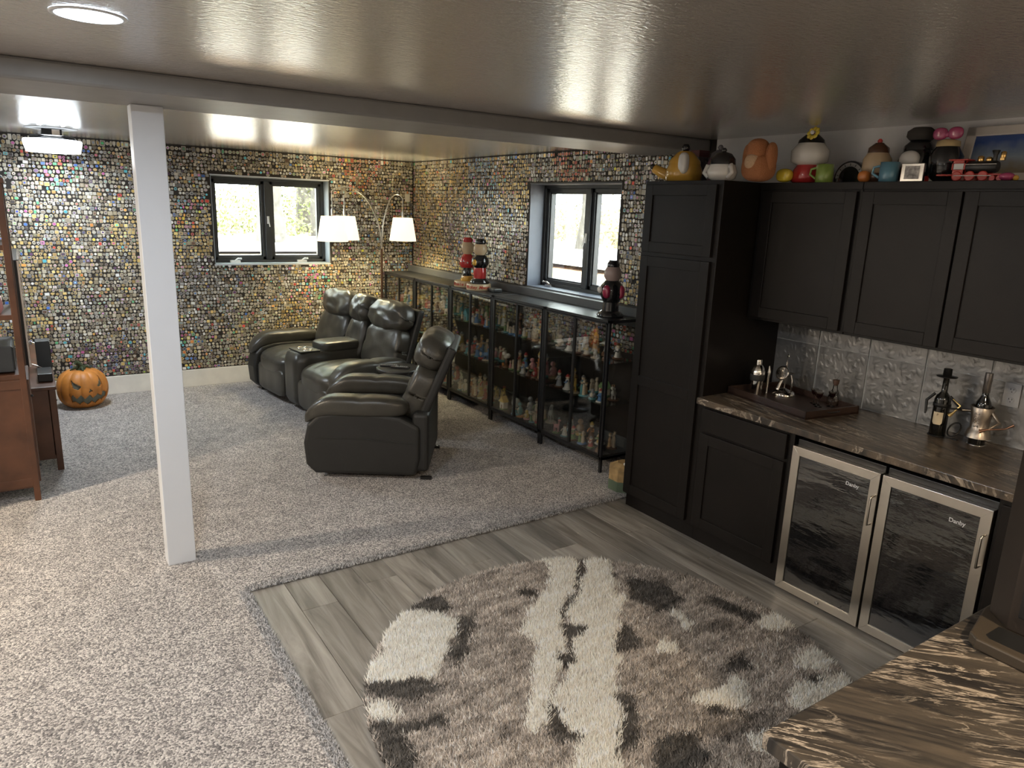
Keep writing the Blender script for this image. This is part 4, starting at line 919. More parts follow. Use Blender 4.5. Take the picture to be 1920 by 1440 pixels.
# recliner
rec = thing('recliner', 'dark leather recliner armchair angled toward the television', 'armchair', (1.735, 5.17, .012), math.atan2(.84, .54) - PI)
rec.rotation_euler = (0, 0, math.radians(-123.5) + PI)
rec.rotation_euler = (0, 0, math.atan2(-.54, .84) - PI / 2)
for s_ in (-1, 1):
    xo = s_ * .40; xi = s_ * .285; side_panel(rec, min(xo, xi), max(xo, xi)); arm_pad(rec, s_ * .315, .095, s_)
add_seat(rec, -.275, .275, 5); add_back(rec, -.30, .30, 11, .40)
MB().box(-.38, .74, .06, .38, .86, .50).build('rear_panel', LEATH2, rec, bevel=.03, seg=3)
MB().lathe([(.27, 0), (.28, .01), (.28, .035), (.1, .05)], 0, .40, 28).build('swivel_base', BLK, rec)
for s_ in (-1, 1): 
    MB().tube([(s_ * .402, .06, .30), (s_ * .405, .35, .31), (s_ * .402, .76, .28)], .003, 6).build('seam', SEAM, rec)
    MB().box(s_ * .35 - .015, .80, .0, s_ * .35 + .015, .88, .02).build('floor_glide', BLK, rec)
# side table + remotes
TX, TY = 2.50, 5.435
st = thing('side_table', 'round black side table between the loveseat and the recliner', 'table', (TX, TY, .01))
DKT = M('black_wood_top', (.03, .027, .024), .35)
MB().lathe([(.178, .582), (.183, .586), (.183, .602), (.178, .606)], n=40).build('table_top', DKT, st); MB().lathe([(.03, .02), (.018, .06), (.018, .54), (.05, .582)], n=20).build('pedestal', BLKM, st); MB().lathe([(.13, 0), (.135, .006), (.13, .016), (.03, .025)], n=32).build('foot_plate', BLKM, st)
for i, (dx, dy, a, lab) in enumerate(((-.05, .06, 1.0, 'slim black remote control at the back of the round table'), (-.0, -.04, .85, 'black remote control at the front of the round table'))):
    r = thing('remote_control', lab, 'remote', (TX + dx, TY + dy, .6165), a); MB().box(-.022, -.08, 0, .022, .08, .014).build('case', BLK, r, bevel=.004)
    k = MB()
    for u in range(3):
        for v in range(6): k.box(-.015 + u * .012, -.06 + v * .018, .0138, -.008 + u * .012, -.05 + v * .018, .0155)
    k.build('buttons', M('grey_rubber', (.3, .3, .3), .6), r)['kind'] = 'stuff'
# ================================================================ ARC FLOOR LAMP
LX, LY = 3.235, 7.46
lamp = thing('floor_lamp', 'three-armed arc floor lamp with glowing cream shades in the far corner', 'lamp', (LX, LY, .01))
MB().lathe([(.15, 0), (.155, .008), (.15, .022), (.03, .03), (.02, .05)], n=36).build('base', BLKM, lamp)
MB().tube([(0, 0, .03), (0, 0, .9), (0, 0, 1.46)], .014, 12).build('pole', M('bronze_pole', (.10, .055, .035), .35, .6), lamp)
NIC = M('brushed_nickel', (.55, .53, .50), .3, 1)
SH = emit('glowing_linen_shade', (1.0, .90, .66), 1.0)
def shade_mat():
    m, nt, b = node_mat('lit_linen_shade'); L = nt.links; tc = nt.nodes.new('ShaderNodeTexCoord')
    b.inputs['Base Color'].default_value = (.85, .78, .6, 1); b.inputs['Emission Color'].default_value = (1, .90, .66, 1); b.inputs['Emission Strength'].default_value = 1.3; b.inputs['Roughness'].default_value = .8
    w = nt.nodes.new('ShaderNodeTexNoise'); w.inputs['Scale'].default_value = 300; bp = nt.nodes.new('ShaderNodeBump'); bp.inputs['Strength'].default_value = .1; L.new(tc.outputs['Object'], w.inputs[0]); L.new(w.outputs[0], bp.inputs['Height']); L.new(bp.outputs[0], b.inputs['Normal']); return m
SHM = shade_mat()
for i, (sx, sy, pk_, sc) in enumerate(((2.60, 7.22, 2.10, 1), (2.84, 7.52, 2.06, 1), (3.46, 7.40, 2.05, .95))):
    tx, ty = sx - LX, sy - LY; P = []
    n = 18
    for k in range(n + 1):
        t = k / n; a = t * PI * .62
        hx = (1 - math.cos(a)) / (1 - math.cos(PI * .62)); hz = math.sin(a) / 1.0
        P.append((tx * hx, ty * hx, 1.44 + (pk_ - 1.45) * hz))
    arm = MB().tube(P, [.007 if k < 9 else .0055 for k in range(n + 1)], 8).build('arm', NIC, lamp)
    e = P[-1]
    MB().tube([e, (tx, ty, e[2] - .03), (tx, ty, 1.80)], .004, 6).lathe([(.012, 1.80), (.012, 1.86), (.006, 1.88)], tx, ty, 12).build('hanging_rod', NIC, lamp)
    sh1 = MB(); m_ = 36; vs = []; fs = []
    for r_, z in ((.155 * sc, 1.548), (.112 * sc, 1.795), (.110 * sc, 1.795), (.153 * sc, 1.548)):
        for k in range(m_): vs.append((tx + r_ * math.cos(2 * PI * k / m_), ty + r_ * math.sin(2 * PI * k / m_), z))
    for j_ in range(4):
        for k in range(m_): a = j_ * m_ + k; b = j_ * m_ + (k + 1) % m_; c = ((j_ + 1) % 4) * m_ + (k + 1) % m_; d = ((j_ + 1) % 4) * m_ + k; fs.append((a, b, c, d))
    sh1.add(vs, fs, True); s_o = sh1.build('lamp_shade', SHM, lamp)
    MB().ell((tx, ty, 1.66), (.03, .03, .04)).build('bulb', emit('warm_bulb', (1, .85, .55), 12), lamp)
    ld = bpy.data.lights.new('lamp', 'POINT'); ld.energy = 55; ld.color = (1, .86, .52); ld.shadow_soft_size = .045
    lo = bpy.data.objects.new('lamp', ld); COL.objects.link(lo); lo.location = (tx, ty, 1.66); lo.parent = lamp
# ================================================================ DISPLAY CABINETS
DY0, DW = 3.910, .802
CABN = ['cabinet nearest the pantry', 'second cabinet from the pantry', 'middle cabinet of the row', 'second cabinet from the corner', 'cabinet in the far corner']
DLAB = ['black glass-door display cabinet nearest the pantry', 'black glass-door display cabinet, second from the pantry', 'black glass-door display cabinet in the middle of the row', 'black glass-door display cabinet, second from the far corner', 'black glass-door display cabinet in the far corner by the lamp']
DX0, DX1 = 3.464, 3.782
def display(y0, label):
    t = thing('display_cabinet', label, 'display cabinet', (DX0, y0, .01), 0, 'black glass display cabinets along the side wall')
    w, d, h = DW - .006, DX1 - DX0, 1.17; p = .022
    for x_ in (0, d - p):
        for y_ in (0, w - p): MB().box(x_, y_, 0, x_ + p, y_ + p, h).build('leg', BLKM, t, bevel=.002, seg=1)
    MB().box(0, 0, h - .022, d, w, h).build('top', BLKM, t, bevel=.002, seg=1)
    MB().box(0, 0, .10, d, w, .122).build('bottom_shelf', BLKM, t, bevel=.002, seg=1)
    MB().box(0, 0, .10, d, p, .125).box(0, w - p, .10, d, w, .125).build('bottom_rail', BLKM, t)
    for z in (.515, .839): MB().box(.02, p, z, d - .01, w - p, z + .005).build('glass_shelf', GLSHELF, t)
    for y_ in (.008, w - .013): MB().box(p, y_, .125, d - p, y_ + .005, h - .022).build('side_pane', CLEAR, t)
    m = w / 2
    for a, b in ((p + .002, m - .001), (m + .001, w - p - .002)):
        f = MB(); q = .010; f.box(-.004, a, .126, .012, a + q, h - .024); f.box(-.004, b - q, .126, .012, b, h - .024); f.box(-.004, a, .126, .012, b, .126 + q); f.box(-.004, a, h - .024 - q, .012, b, h - .024)
        f = f.build('door', BLKM, t); MB().box(.002, a + q - .002, .134, .006, b - q + .002, h - .03).build('pane', CLEAR, f)
    return t
for i in range(5): display(DY0 + DW * i, DLAB[i])
# ---- generic little figurines
FIGM = attr_mat('glazed_figurine', .32, 0, .5, .2)
fr_ = random.Random(11)
COLS = {'white': (.66, .63, .56), 'tan': (.48, .30, .15), 'red': (.42, .06, .05), 'blue': (.10, .22, .42), 'yellow': (.60, .42, .10), 'brown': (.16, .075, .035), 'green': (.15, .25, .10), 'grey': (.28, .28, .28), 'pink': (.55, .25, .25), 'teal': (.10, .30, .33), 'orange': (.55, .22, .06), 'cream': (.60, .50, .36)}
def cc(n, g=1): return tuple(min(.95, x * g * 1.4) for x in COLS[n])
def fig_person(m, c, c2, h):
    m.col = cc(fr_.choice(['green', 'cream', 'teal', 'brown', 'white'])); m.lathe([(.038, 0), (.042, .004), (.036, .012)], n=14)
    m.col = cc(c); m.lathe([(.030, .010), (.024, .03), (.016, h * .55), (.018, h * .62), (.008, h * .68)], n=12)
    m.col = cc(c2); m.tube([(-.0, -.02, h * .6), (-.012, -.038, h * .48), (-.028, -.03, h * .52)], .006, 6); m.tube([(0, .02, h * .6), (-.012, .036, h * .46), (-.02, .03, h * .38)], .006, 6)
    m.col = cc('cream', 1.05); m.ell((0, 0, h * .78), (.017, .017, .02), 10, 7)
    m.col = cc(fr_.choice(['brown', 'red', 'yellow', 'grey'])); m.lathe([(.020, h * .83), (.014, h * .88), (.006, h * .98)], n=10)
def fig_animal(m, c, c2, h):
    m.col = cc(fr_.choice(['green', 'white', 'cream', 'brown'])); m.lathe([(.045, 0), (.046, .004), (.040, .010)], n=14)
    m.col = cc(c); m.ell((0, 0, h * .42), (.02, .034, .022), 10, 7)
    for a in (-1, 1):
        for b in (-1, 1): m.tube([(a * .010, b * .022, h * .38), (a * .011, b * .024, h * .2), (a * .011, b * .023, .01)], [.007, .005, .006], 6)
    m.tube([(0, -.028, h * .48), (-.004, -.036, h * .66), (-.006, -.038, h * .78)], [.010, .008, .008], 8); m.ell((-.010, -.044, h * .80), (.013, .018, .013), 9, 6)
    m.tube([(0, .032, h * .46), (.006, .048, h * .52), (.008, .052, h * .64)], [.005, .004, .003], 6)
    m.col = cc(c2); m.ell((0, -.034, h * .93), (.004, .006, .012), 6, 5); m.ell((-.014, -.034, h * .92), (.004, .006, .012), 6, 5)
def fig_seated(m, c, c2, h):
    m.col = cc(c2); m.lathe([(.040, 0), (.040, .012), (.034, .018)], n=14)
    m.col = cc(c); m.ell((0, 0, h * .36), (.028, .030, h * .27), 10, 7); m.ell((-.006, 0, h * .74), (.021, .022, .021), 10, 7)
    for b in (-1, 1): m.ell((-.028, b * .018, .024), (.015, .010, .009), 8, 5); m.tube([(-.008, b * .024, h * .5), (-.026, b * .026, h * .34)], .006, 6)
    m.col = cc('cream'); m.ell((-.018, 0, h * .38), (.013, .017, h * .18), 8, 6)
def fig_group(m, c, c2, h):
    m.col = cc(fr_.choice(['teal', 'green', 'blue', 'brown'])); m.lathe([(.042, 0), (.044, .006), (.036, .014)], n=16)
    for k, q in enumerate((c, c2, 'cream')):
        a = k * 2.1 + .5; x, y = .021 * math.cos(a), .022 * math.sin(a); hh = h * (.75 + .12 * k); m.col = cc(q)
        m.lathe([(.015, .012), (.012, hh * .5), (.005, hh * .62)], x, y, 10); m.col = cc('cream', .9); m.ell((x, y, hh * .72), (.012, .012, .014), 8, 6); m.col = cc(q, .7); m.ell((x + .003, y, hh * .80), (.012, .012, .008), 8, 5)
def fig_tree(m, c, c2, h):
    m.col = cc('brown'); m.lathe([(.042, 0), (.040, .01), (.014, .02), (.010, h * .5)], n=12)
    m.col = cc(c); 
    for k in range(5): a = k * 1.3; m.ell((.02 * math.cos(a), .024 * math.sin(a), h * (.6 + .08 * (k % 3))), (.022, .024, .02), 8, 6)
    m.col = cc(c2); m.ell((-.03, .01, .03), (.012, .012, .02), 8, 6)
def fig_cottage(m, c, c2, h):
    m.col = cc('green'); m.lathe([(.044, 0), (.042, .01)], n=14); m.col = cc(c); m.box(-.026, -.032, .01, .026, .032, h * .5)
    m.col = cc(c2); m.prism([(-.042, h * .48), (.042, h * .48), (0, h * .85)], -.032, .032, 'x'); m.col = cc('brown'); m.box(-.028, -.008, .01, -.025, .008, h * .3); m.box(.006, .012, h * .6, .016, .022, h * .92)
def fig_bird(m, c, c2, h):
    m.col = cc('brown'); m.lathe([(.034, 0), (.030, .02), (.012, .04), (.010, h * .45)], n=12); m.col = cc(c); m.ell((0, 0, h * .62), (.017, .030, .020), 10, 7); m.ell((-.004, -.024, h * .80), (.013, .014, .013), 8, 6)
    m.col = cc('yellow'); m.lathe([(.004, 0), (.0005, .012)], 0, 0, 6) if False else m.tube([(-.006, -.036, h * .80), (-.008, -.05, h * .79)], [.004, .001], 6); m.col = cc(c2); m.tube([(0, .024, h * .62), (0, .055, h * .56)], [.010, .004], 6); m.ell((.014, .004, h * .64), (.006, .022, .012), 8, 5); m.ell((-.014, .004, h * .64), (.006, .022, .012), 8, 5)
FIG = {'robed figure': fig_person, 'standing animal': fig_animal, 'seated animal': fig_seated, 'trio': fig_group, 'leafy tree': fig_tree, 'cottage': fig_cottage, 'perched bird': fig_bird}
WT = {'robed figure': 7, 'standing animal': 3, 'seated animal': 5, 'trio': 6, 'leafy tree': 1, 'cottage': 1, 'perched bird': 2}
ORD = ['first', 'second', 'third', 'fourth', 'fifth', 'sixth', 'seventh', 'eighth', 'ninth', 'tenth', 'eleventh']
SHF = [('top shelf', .8543), ('middle shelf', .5303), ('bottom shelf', .1323)]
fig_mesh = {}
def figurine(kind, c, c2, hv, x, y, z, rz, label, group, sc=1):
    key = (kind, c, c2, hv)
    if key not in fig_mesh:
        m = MB(); FIG[kind](m, c, c2, .12 + .02 * hv); o = m.build('figurine', FIGM); fig_mesh[key] = o
    else: o = fig_mesh[key].copy(); COL.objects.link(o)
    o.location = (x, y, z); o.rotation_euler = (0, 0, rz); o.scale = (sc,) * 3; tag(o, label, 'figurine', group); return o
names = list(COLS)
for ci in range(5):
    y0 = DY0 + DW * ci
    for (sn, sz) in SHF:
        for row, (xr, cnt) in enumerate(((DX0 + .085, 7), (DX0 + .225, 6))):
            if ci == 0 and row == 0: cnt = 6
            if ci == 0 and row == 1: cnt = 5
            kk = -1
            for k in range(cnt):
                yk = y0 + DW - .075 - (DW - .15) * (k + .5) / cnt + fr_.uniform(-.005, .005)     # left to right in view = far to near
                kind = fr_.choices(list(WT), list(WT.values()))[0]; c = fr_.choices(names, [10, 6, 6, 4, 5, 4, 3, 4, 3, 3, 4, 8])[0]; c2 = fr_.choice(names)
                if ci == 0 and sn == 'top shelf': c = fr_.choice(['white', 'grey', 'white', 'cream'])
                if ci in (2, 3) and sn == 'top shelf' and fr_.random() < .4: c = fr_.choice(['white', 'red', 'blue'])
                if ci == 1 and sn == 'bottom shelf' and abs(yk - 5.30) < .085: continue
                kk += 1; lab = '%s %s figurine, %s from left, %s row, %s, %s' % (c, kind, ORD[kk], 'front' if row == 0 else 'back', sn, CABN[ci].replace(' of the row', '').replace('cabinet nearest the pantry', 'cabinet beside pantry').replace('cabinet from the', 'cabinet from').replace('cabinet in the far corner', 'corner cabinet'))
                figurine(kind, c, c2, fr_.choice([0, 1, 2, 3]), xr + fr_.uniform(-.010, .010), yk, sz + 0.0, fr_.uniform(-.9, .5), lab, 'figurines on the glass shelves', fr_.choice([.85, .95, 1.0]) * (1.12 if row else .92))
# snow globe and coral piece that stand out
sg_ = thing('glass_globe_ornament', 'round clear glass globe ornament on the bottom shelf, second cabinet from pantry', 'ornament', (DX0 + .155, 5.02 + .33, .1323))
sg_.location = (DX0 + .155, 5.30, .1323)
MB().lathe([(.035, 0), (.038, .008), (.026, .035)], n=20).build('stand', BRN, sg_); MB().ell((0, 0, .075), .045, 20, 14).build('globe', M('frosted_globe', (.45, .48, .45), .1, coat=1), sg_)
# ================================================================ plain stand-ins on top of the display cabinets
ZD = 1.1805
def plinth(x, y, r, txt, label, ang0):
    t = thing('round_plinth', label, 'plinth', (x, y, ZD)); MB().lathe([(r, 0), (r + .003, .004), (r + .003, .052), (r - .002, .058)], n=44).build('disc', M('cream_painted_resin', (.58, .47, .30), .35), t)
    n = len(txt)
    for i, ch in enumerate(txt):
        if ch == ' ': continue
        a = ang0 + (i - (n - 1) / 2) * .021 / r
        mt = Matrix.Translation(((r + .0035) * math.cos(a), (r + .0035) * math.sin(a), .029)) @ Matrix.Rotation(a + PI / 2, 4, 'Z') @ Matrix.Rotation(PI / 2, 4, 'X')
        text_obj(ch, 'letter', M('red_lettering', (.45, .04, .02), .4), t, .040, mt, .0012, shear=.25, bold=.0012)
    return t
plinth(3.58, 6.22, .105, 'Minnie Mouse', 'left round cream plinth with red lettering on the display cabinets', math.radians(232))
plinth(3.57, 5.94, .115, 'Mickey Mouse', 'right round cream plinth with red lettering on the display cabinets', math.radians(232))
def vase(name, label, x, y, z, secs):
    t = thing(name, label, 'vase', (x, y, z))
    for nm, mt, prof in secs: MB().lathe(prof, n=32).build(nm, mt, t)
    return t
v1 = vase('tall_vase', 'tall red ceramic vase with white dots and black neck on the left plinth', 3.59, 6.20, ZD + .058, [('yellow_foot', YEL, [(.05, 0), (.055, .01), (.045, .05)]), ('black_stem', BLG, [(.044, .05), (.03, .08), (.035, .13)]), ('red_body', RED, [(.05, .13), (.068, .16), (.055, .22), (.035, .26)]), ('cream_shoulder', M('cream_glaze', (.55, .42, .27), .15), [(.035, .26), (.052, .30), (.052, .34), (.036, .375)]), ('red_rim', RED, [(.036, .375), (.045, .395), (.03, .42)])])
for k in range(22):
    a = k * 2.4; z = .145 + .075 * ((k * 7) % 11) / 11; r_ = .068 - .25 * max(0, z - .16); MB().ell((r_ * math.cos(a), r_ * math.sin(a), z), (.006, .006, .006), 8, 6).build('white_dot', WHT, v1) if k < 14 else None
v2 = vase('tall_vase', 'tall black and red ceramic vase with cream band on the right plinth', 3.58, 5.94, ZD + .058, [('black_foot', BLG, [(.075, 0), (.08, .02), (.055, .05)]), ('red_lower_body', RED, [(.05, .05), (.052, .10), (.048, .15)]), ('black_body', BLG, [(.05, .15), (.072, .19), (.066, .24), (.04, .27)]), ('cream_band', MC['cream_glaze'], [(.04, .27), (.055, .30), (.054, .34), (.04, .37)]), ('black_neck', BLG, [(.04, .37), (.048, .39), (.03, .42)])])
v1.scale = v2.scale = (1.2, 1.2, 1.0)
MB().ell((-.06, -.02, .20), (.02, .022, .03)).build('yellow_boss', YEL, v2)
v3 = vase('tall_vase', 'tall black ceramic vase with crimson panels and pale collar before the side window', 3.62, 4.09, ZD, [('black_foot', BLG, [(.085, 0), (.09, .015), (.06, .045)]), ('black_stem', BLG, [(.055, .045), (.05, .11)]), ('black_body', BLG, [(.052, .11), (.078, .17), (.074, .23), (.045, .27)]), ('pale_collar', M('greyish_pink_glaze', (.34, .26, .24), .2), [(.042, .27), (.055, .30), (.055, .34), (.04, .37)]), ('black_neck', BLG, [(.04, .37), (.042, .39), (.026, .42)])])
v3.scale = (1.15, 1.15, 1)
for a in (200, 290): r_ = MB(); r_.cushion((.066 * math.cos(math.radians(a)), .066 * math.sin(math.radians(a)), .19), (.022, .03, .05), 2.4, 8); r_.build('crimson_panel', cer('crimson_glaze', (.30, .02, .06)), v3)
MB().cushion((-.07, .03, .20), (.02, .02, .026), 2.3, 8).build('white_boss', WHT, v3)
bx_ = MB().box(-.05, -.06, 0, .04, .06, .035).build('small_box', BLK, bevel=.008, loc=(3.62, 5.72, ZD)); tag(bx_, 'small black box right of the lettered plinths on the display cabinets', 'box')
# keepsake box on the carpet
kb = thing('keepsake_box', 'small tan and green octagonal box on the carpet beside the pantry', 'box', (3.43, 3.60, .0105))
oc = [(.12 * math.cos(PI / 8 + k * PI / 4), .12 * math.sin(PI / 8 + k * PI / 4)) for k in range(8)]
MB().prism(oc, 0, .075).build('green_base', M('muted_green_paint', (.10, .14, .09), .6), kb, bevel=.004); MB().prism([(a * .99, b * .99) for a, b in oc], .075, .165).build('tan_wall', M('tan_wood', (.38, .25, .11), .5, var=.3, vscale=20), kb, bevel=.004)
mb = MB(); P0 = [(a * 1.0, b * 1.0, .165) for a, b in oc]; P1 = [(a * .5, b * .5, .195) for a, b in oc]; mb.add(P0 + P1, [(k, (k + 1) % 8, 8 + (k + 1) % 8, 8 + k) for k in range(8)] + [tuple(range(8, 16))]); mb.build('tan_lid', MC['tan_wood'], kb)
MB().ell((-.03, -.04, .19), (.02, .025, .018)).build('white_knob', WHT, kb)
# ================================================================ PUMPKIN
PX, PY = .30, 7.60
pk = thing('pumpkin_lantern', 'orange carved jack-o-lantern pumpkin on the carpet by the far wall', 'pumpkin', (PX, PY, .011))
def inpoly(x, y, P):
    c = False; n = len(P)
    for i in range(n):
        x1, y1 = P[i]; x2, y2 = P[(i + 1) % n]
        if (y1 > y) != (y2 > y) and x < (x2 - x1) * (y - y1) / (y2 - y1) + x1: c = not c
    return c
FACE = [[(-.82, .29), (-.34, .225), (-.48, .195), (-.68, .21)], [(.28, .215), (.62, .305), (.62, .215), (.42, .20)], [(-.03, .205), (.11, .178), (-.09, .165)],
        [(-.92, .19), (-.84, .135), (-.70, .155), (-.56, .115), (-.40, .15), (-.24, .11), (-.06, .15), (.10, .11), (.28, .15), (.46, .12), (.64, .16), (.82, .14), (.96, .20), (1.02, .23), (1.0, .14), (.86, .09), (.72, .10), (.58, .065), (.40, .09), (.22, .05), (.04, .08), (-.14, .05), (-.32, .085), (-.5, .055), (-.66, .09), (-.82, .08)]]
bodyv = []; NA, NZ = 200, 56; R0, H0 = .212, .345
def prad(a, t):
    base = math.sin(math.acos(max(-1, min(1, (t - .5) * 1.9)))) ** .62 if 0 < t < 1 else .45
    rb = .932 + .068 * abs(math.cos(a * 6.5)) ** .6; return R0 * max(.30, base) * rb
FDIR = math.radians(-75)
def pv(a, t, k=1): r = prad(a, t) * k; return (r * math.cos(a), r * math.sin(a), H0 * t)
mbo = MB(); mfa = MB(); vs = [pv(2 * PI * i / NA, j / NZ) for j in range(NZ + 1) for i in range(NA)]; vi = [pv(2 * PI * i / NA, j / NZ, .93) for j in range(NZ + 1) for i in range(NA)]
fo = []; fi = []; fe = []
isf = {}
for j in range(NZ):
    for i in range(NA):
        a = 2 * PI * (i + .5) / NA; d = (a - FDIR + PI) % (2 * PI) - PI; isf[(i, j)] = any(inpoly(d, H0 * (j + .5) / NZ, P) for P in FACE)
for j in range(NZ):
    for i in range(NA):
        q = (j * NA + i, j * NA + (i + 1) % NA, (j + 1) * NA + (i + 1) % NA, (j + 1) * NA + i)
        if isf[(i, j)]:
            fi.append(q)
            for (di, dj, e0, e1) in ((1, 0, 1, 2), (-1, 0, 3, 0), (0, 1, 2, 3), (0, -1, 0, 1)):
                if not isf.get(((i + di) % NA, j + dj), False): fe.append((q[e0], q[e1], len(vs) + q[e1], len(vs) + q[e0]))
        else: fo.append(q)
mbo.add(vs, fo, True); mbo.add(vs + vi, fe); mbo.add(vs[:NA], [tuple(range(NA))[::-1]]); mbo.add(vs[-NA:], [tuple(range(NA))])
mbo.build('rind', M('pumpkin_orange', (.50, .19, .035), .5, bump=.1, bscale=60, var=.22, vscale=9), pk)
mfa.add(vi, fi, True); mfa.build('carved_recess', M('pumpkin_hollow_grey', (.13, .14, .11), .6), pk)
MB().tube([(0, 0, H0 - .02), (.005, 0, H0 + .03), (-.01, -.01, H0 + .06), (-.035, -.02, H0 + .075)], [.05, .026, .02, .022], 9).build('stem', M('dark_green_stem', (.035, .05, .02), .7, bump=.4, bscale=40), pk)
for a in (.3, 1.9, 3.4, 4.9): MB().tube([(0, 0, H0 + .01), (.05 * math.cos(a), .05 * math.sin(a), H0 + .025), (.09 * math.cos(a), .09 * math.sin(a), H0 + .002)], [.012, .016, .004], 6).build('stem_leaf', MC['dark_green_stem'], pk)
# ================================================================ MEDIA UNIT (left)
cs = thing('media_console', 'low reddish brown media console along the left wall', 'console', (0, 0, .011))
mb = MB(); mb.box(-.62, 5.80, .59, .072, 7.55, .615); mb.build('top_board', BROWN, cs, bevel=.004)
for y_ in (5.80, 7.50): MB().box(-.58, y_ + .004, .09, .02, y_ + .04, .59).build('side_board', BROWN, cs)
for x_ in (-.60, .025):
    for y_ in (5.802, 7.50):  MB().box(x_, y_, 0, x_ + .04, y_ + .04, .59).build('leg', BROWN, cs, bevel=.003)
MB().box(-.6, 5.81, .09, .03, 7.53, .115).build('bottom_board', BROWN, cs); MB().box(-.60, 5.81, .115, -.585, 7.53, .59).build('back_board', BROWN, cs)
for k in range(3): 
    y_ = 5.86 + k * .545; d_ = shaker('door', cs, y_, y_ + .535, .125, .58, .045, mat=BROWN, rail=.05); 
    MB().ell((.055 + .012, y_ + .50, .38), .010, 8, 6).build('knob', BLKM, d_)
tw = thing('bookcase_tower', 'tall reddish brown bookcase tower with a lower door at the left edge', 'bookcase', (0, 0, .011))
TX0, TX1, TY0, TY1, TH = -.60, -.085, 5.25, 5.78, 1.97
def slant(x): return x
for x_ in (TX0, TX1 - .035):
    for y_ in (TY0, TY1 - .035):
        m = MB(); m.box(x_, y_, 0, x_ + .035, y_ + .035, TH); 
        if x_ > -.3: m.v = [(v[0] - .05 * (v[2] / TH) + .0, v[1], v[2]) for v in m.v] if False else m.v
        m.build('post', BROWN, tw, bevel=.003)
MB().box(TX0, TY0, TH, TX1 + .01, TY1, TH + .03).build('top_board', BROWN, tw, bevel=.003)
for z in (.80, 1.17, 1.585): MB().box(TX0 + .01, TY0 + .01, z, TX1 - .01, TY1 - .01, z + .03).build('shelf', BROWN, tw, bevel=.002)
mb = MB(); mb.box(TX0 + .035, TY0 + .006, .10, TX1 - .035, TY0 + .03, .80); mb.build('side_board', BROWN, tw)
for z in (.10, .74): MB().box(TX0 + .03, TY0 + .001, z, TX1 - .03, TY0 + .03, z + .055).build('side_rail', BROWN, tw, bevel=.002)
MB().box(TX0 + .035, TY1 - .03, .10, TX1 - .035, TY1 - .01, .80).build('side_board', BROWN, tw)
MB().box(TX0, TY0 + .01, .09, TX1 - .01, TY1 - .01, .11).build('bottom_board', BROWN, tw); MB().box(TX0, TY0 + .03, .1, TX0 + .015, TY1 - .03, TH).build('back_board', BROWN, tw)
d_ = shaker('door', tw, TY0 + .04, TY1 - .04, .115, .79, TX1 - .01, mat=BROWN, rail=.05)
for z in (.22, .68): MB().ell((TX1 + .016, TY0 + .06, z), .009, 8, 6).build('knob', BLKM, d_)
# things in the tower
av = thing('receiver', 'dark grey audio receiver box on the lowest open shelf of the bookcase', 'receiver', (-.34, 5.50, .8425)); MB().box(-.20, -.19, .008, .20, .19, .17).build('case', M('dark_grey_metal', (.04, .045, .05), .4), av, bevel=.006); MB().box(.2, -.18, .02, .206, .18, .16).build('front_panel', BLK, av); 
for a in (-.15, .15): MB().lathe([(.02, 0), (.02, .009)], a, -.12, 10).build('foot', BLK, av)
for i, (x, c, lab) in enumerate(((-.20, 'pink', 'pink and white small vase on the bookcase middle shelf, right'), (-.31, 'cream', 'cream small vase on the bookcase middle shelf, centre'), (-.43, 'red', 'red small vase on the bookcase middle shelf, left'))):
    v = vase('small_vase', lab, x, 5.36, 1.2125, [('body', cer('figurine_' + c, COLS[c]), [(.03, 0), (.045, .03), (.04, .10), (.02, .13)]), ('neck', WHT, [(.02, .13), (.03, .16), (.022, .19)])])
for i, (x, lab) in enumerate(((-.20, 'pale storage tin on the bookcase upper shelf, right'), (-.36, 'pale storage tin on the bookcase upper shelf, left'))):
    v = vase('storage_tin', lab, x, 5.38, 1.6275, [('body', M('pale_tin', (.4, .4, .36), .35, .3), [(.055, 0), (.057, .01), (.057, .14), (.055, .15)]), ('lid', M('gold_tin', (.4, .3, .14), .3, .8), [(.06, .15), (.06, .17), (.02, .178)])])
tv = thing('television', 'large flat television seen nearly edge-on on the media console', 'television', (-.078, 6.83, .6265))
MB().box(-.03, -.62, .07, .012, .62, .84).build('panel_back', BLK, tv, bevel=.006); MB().box(.012, -.61, .08, .0145, .61, .83).build('screen', M('glossy_black_screen', (.005, .005, .006), .08), tv)
MB().box(.004, -.622, .068, .018, -.612, .842).box(.004, .612, .068, .018, .622, .842).box(.004, -.622, .834, .018, .622, .842).build('silver_bezel', CHROME, tv, bevel=.001)
for y_ in (-.5, .5): MB().tube([(-.11, y_, .004), (0, y_, .075), (.13, y_, .004)], .005).build('foot', CHROME, tv)
sp = thing('speaker_box', 'dark grey box speaker on the media console beside the television', 'speaker', (-.005, 6.40, .6265)); MB().box(-.02, -.0, 0, .07, .13, .22).build('cabinet', M('dark_grey_metal', (.04, .045, .05), .4), sp, bevel=.005); MB().box(.07, .01, .01, .075, .12, .21).build('grille', BLK, sp)
sp2 = thing('set_top_box', 'low black box on the console in front of the television', 'media box', (.0, 6.08, .6265)); MB().box(-.03, -.12, .004, .06, .12, .06).build('case', BLK, sp2, bevel=.004); MB().box(.058, -.1, .0, .05, .1, .006).build('foot_strip', BLK, sp2)
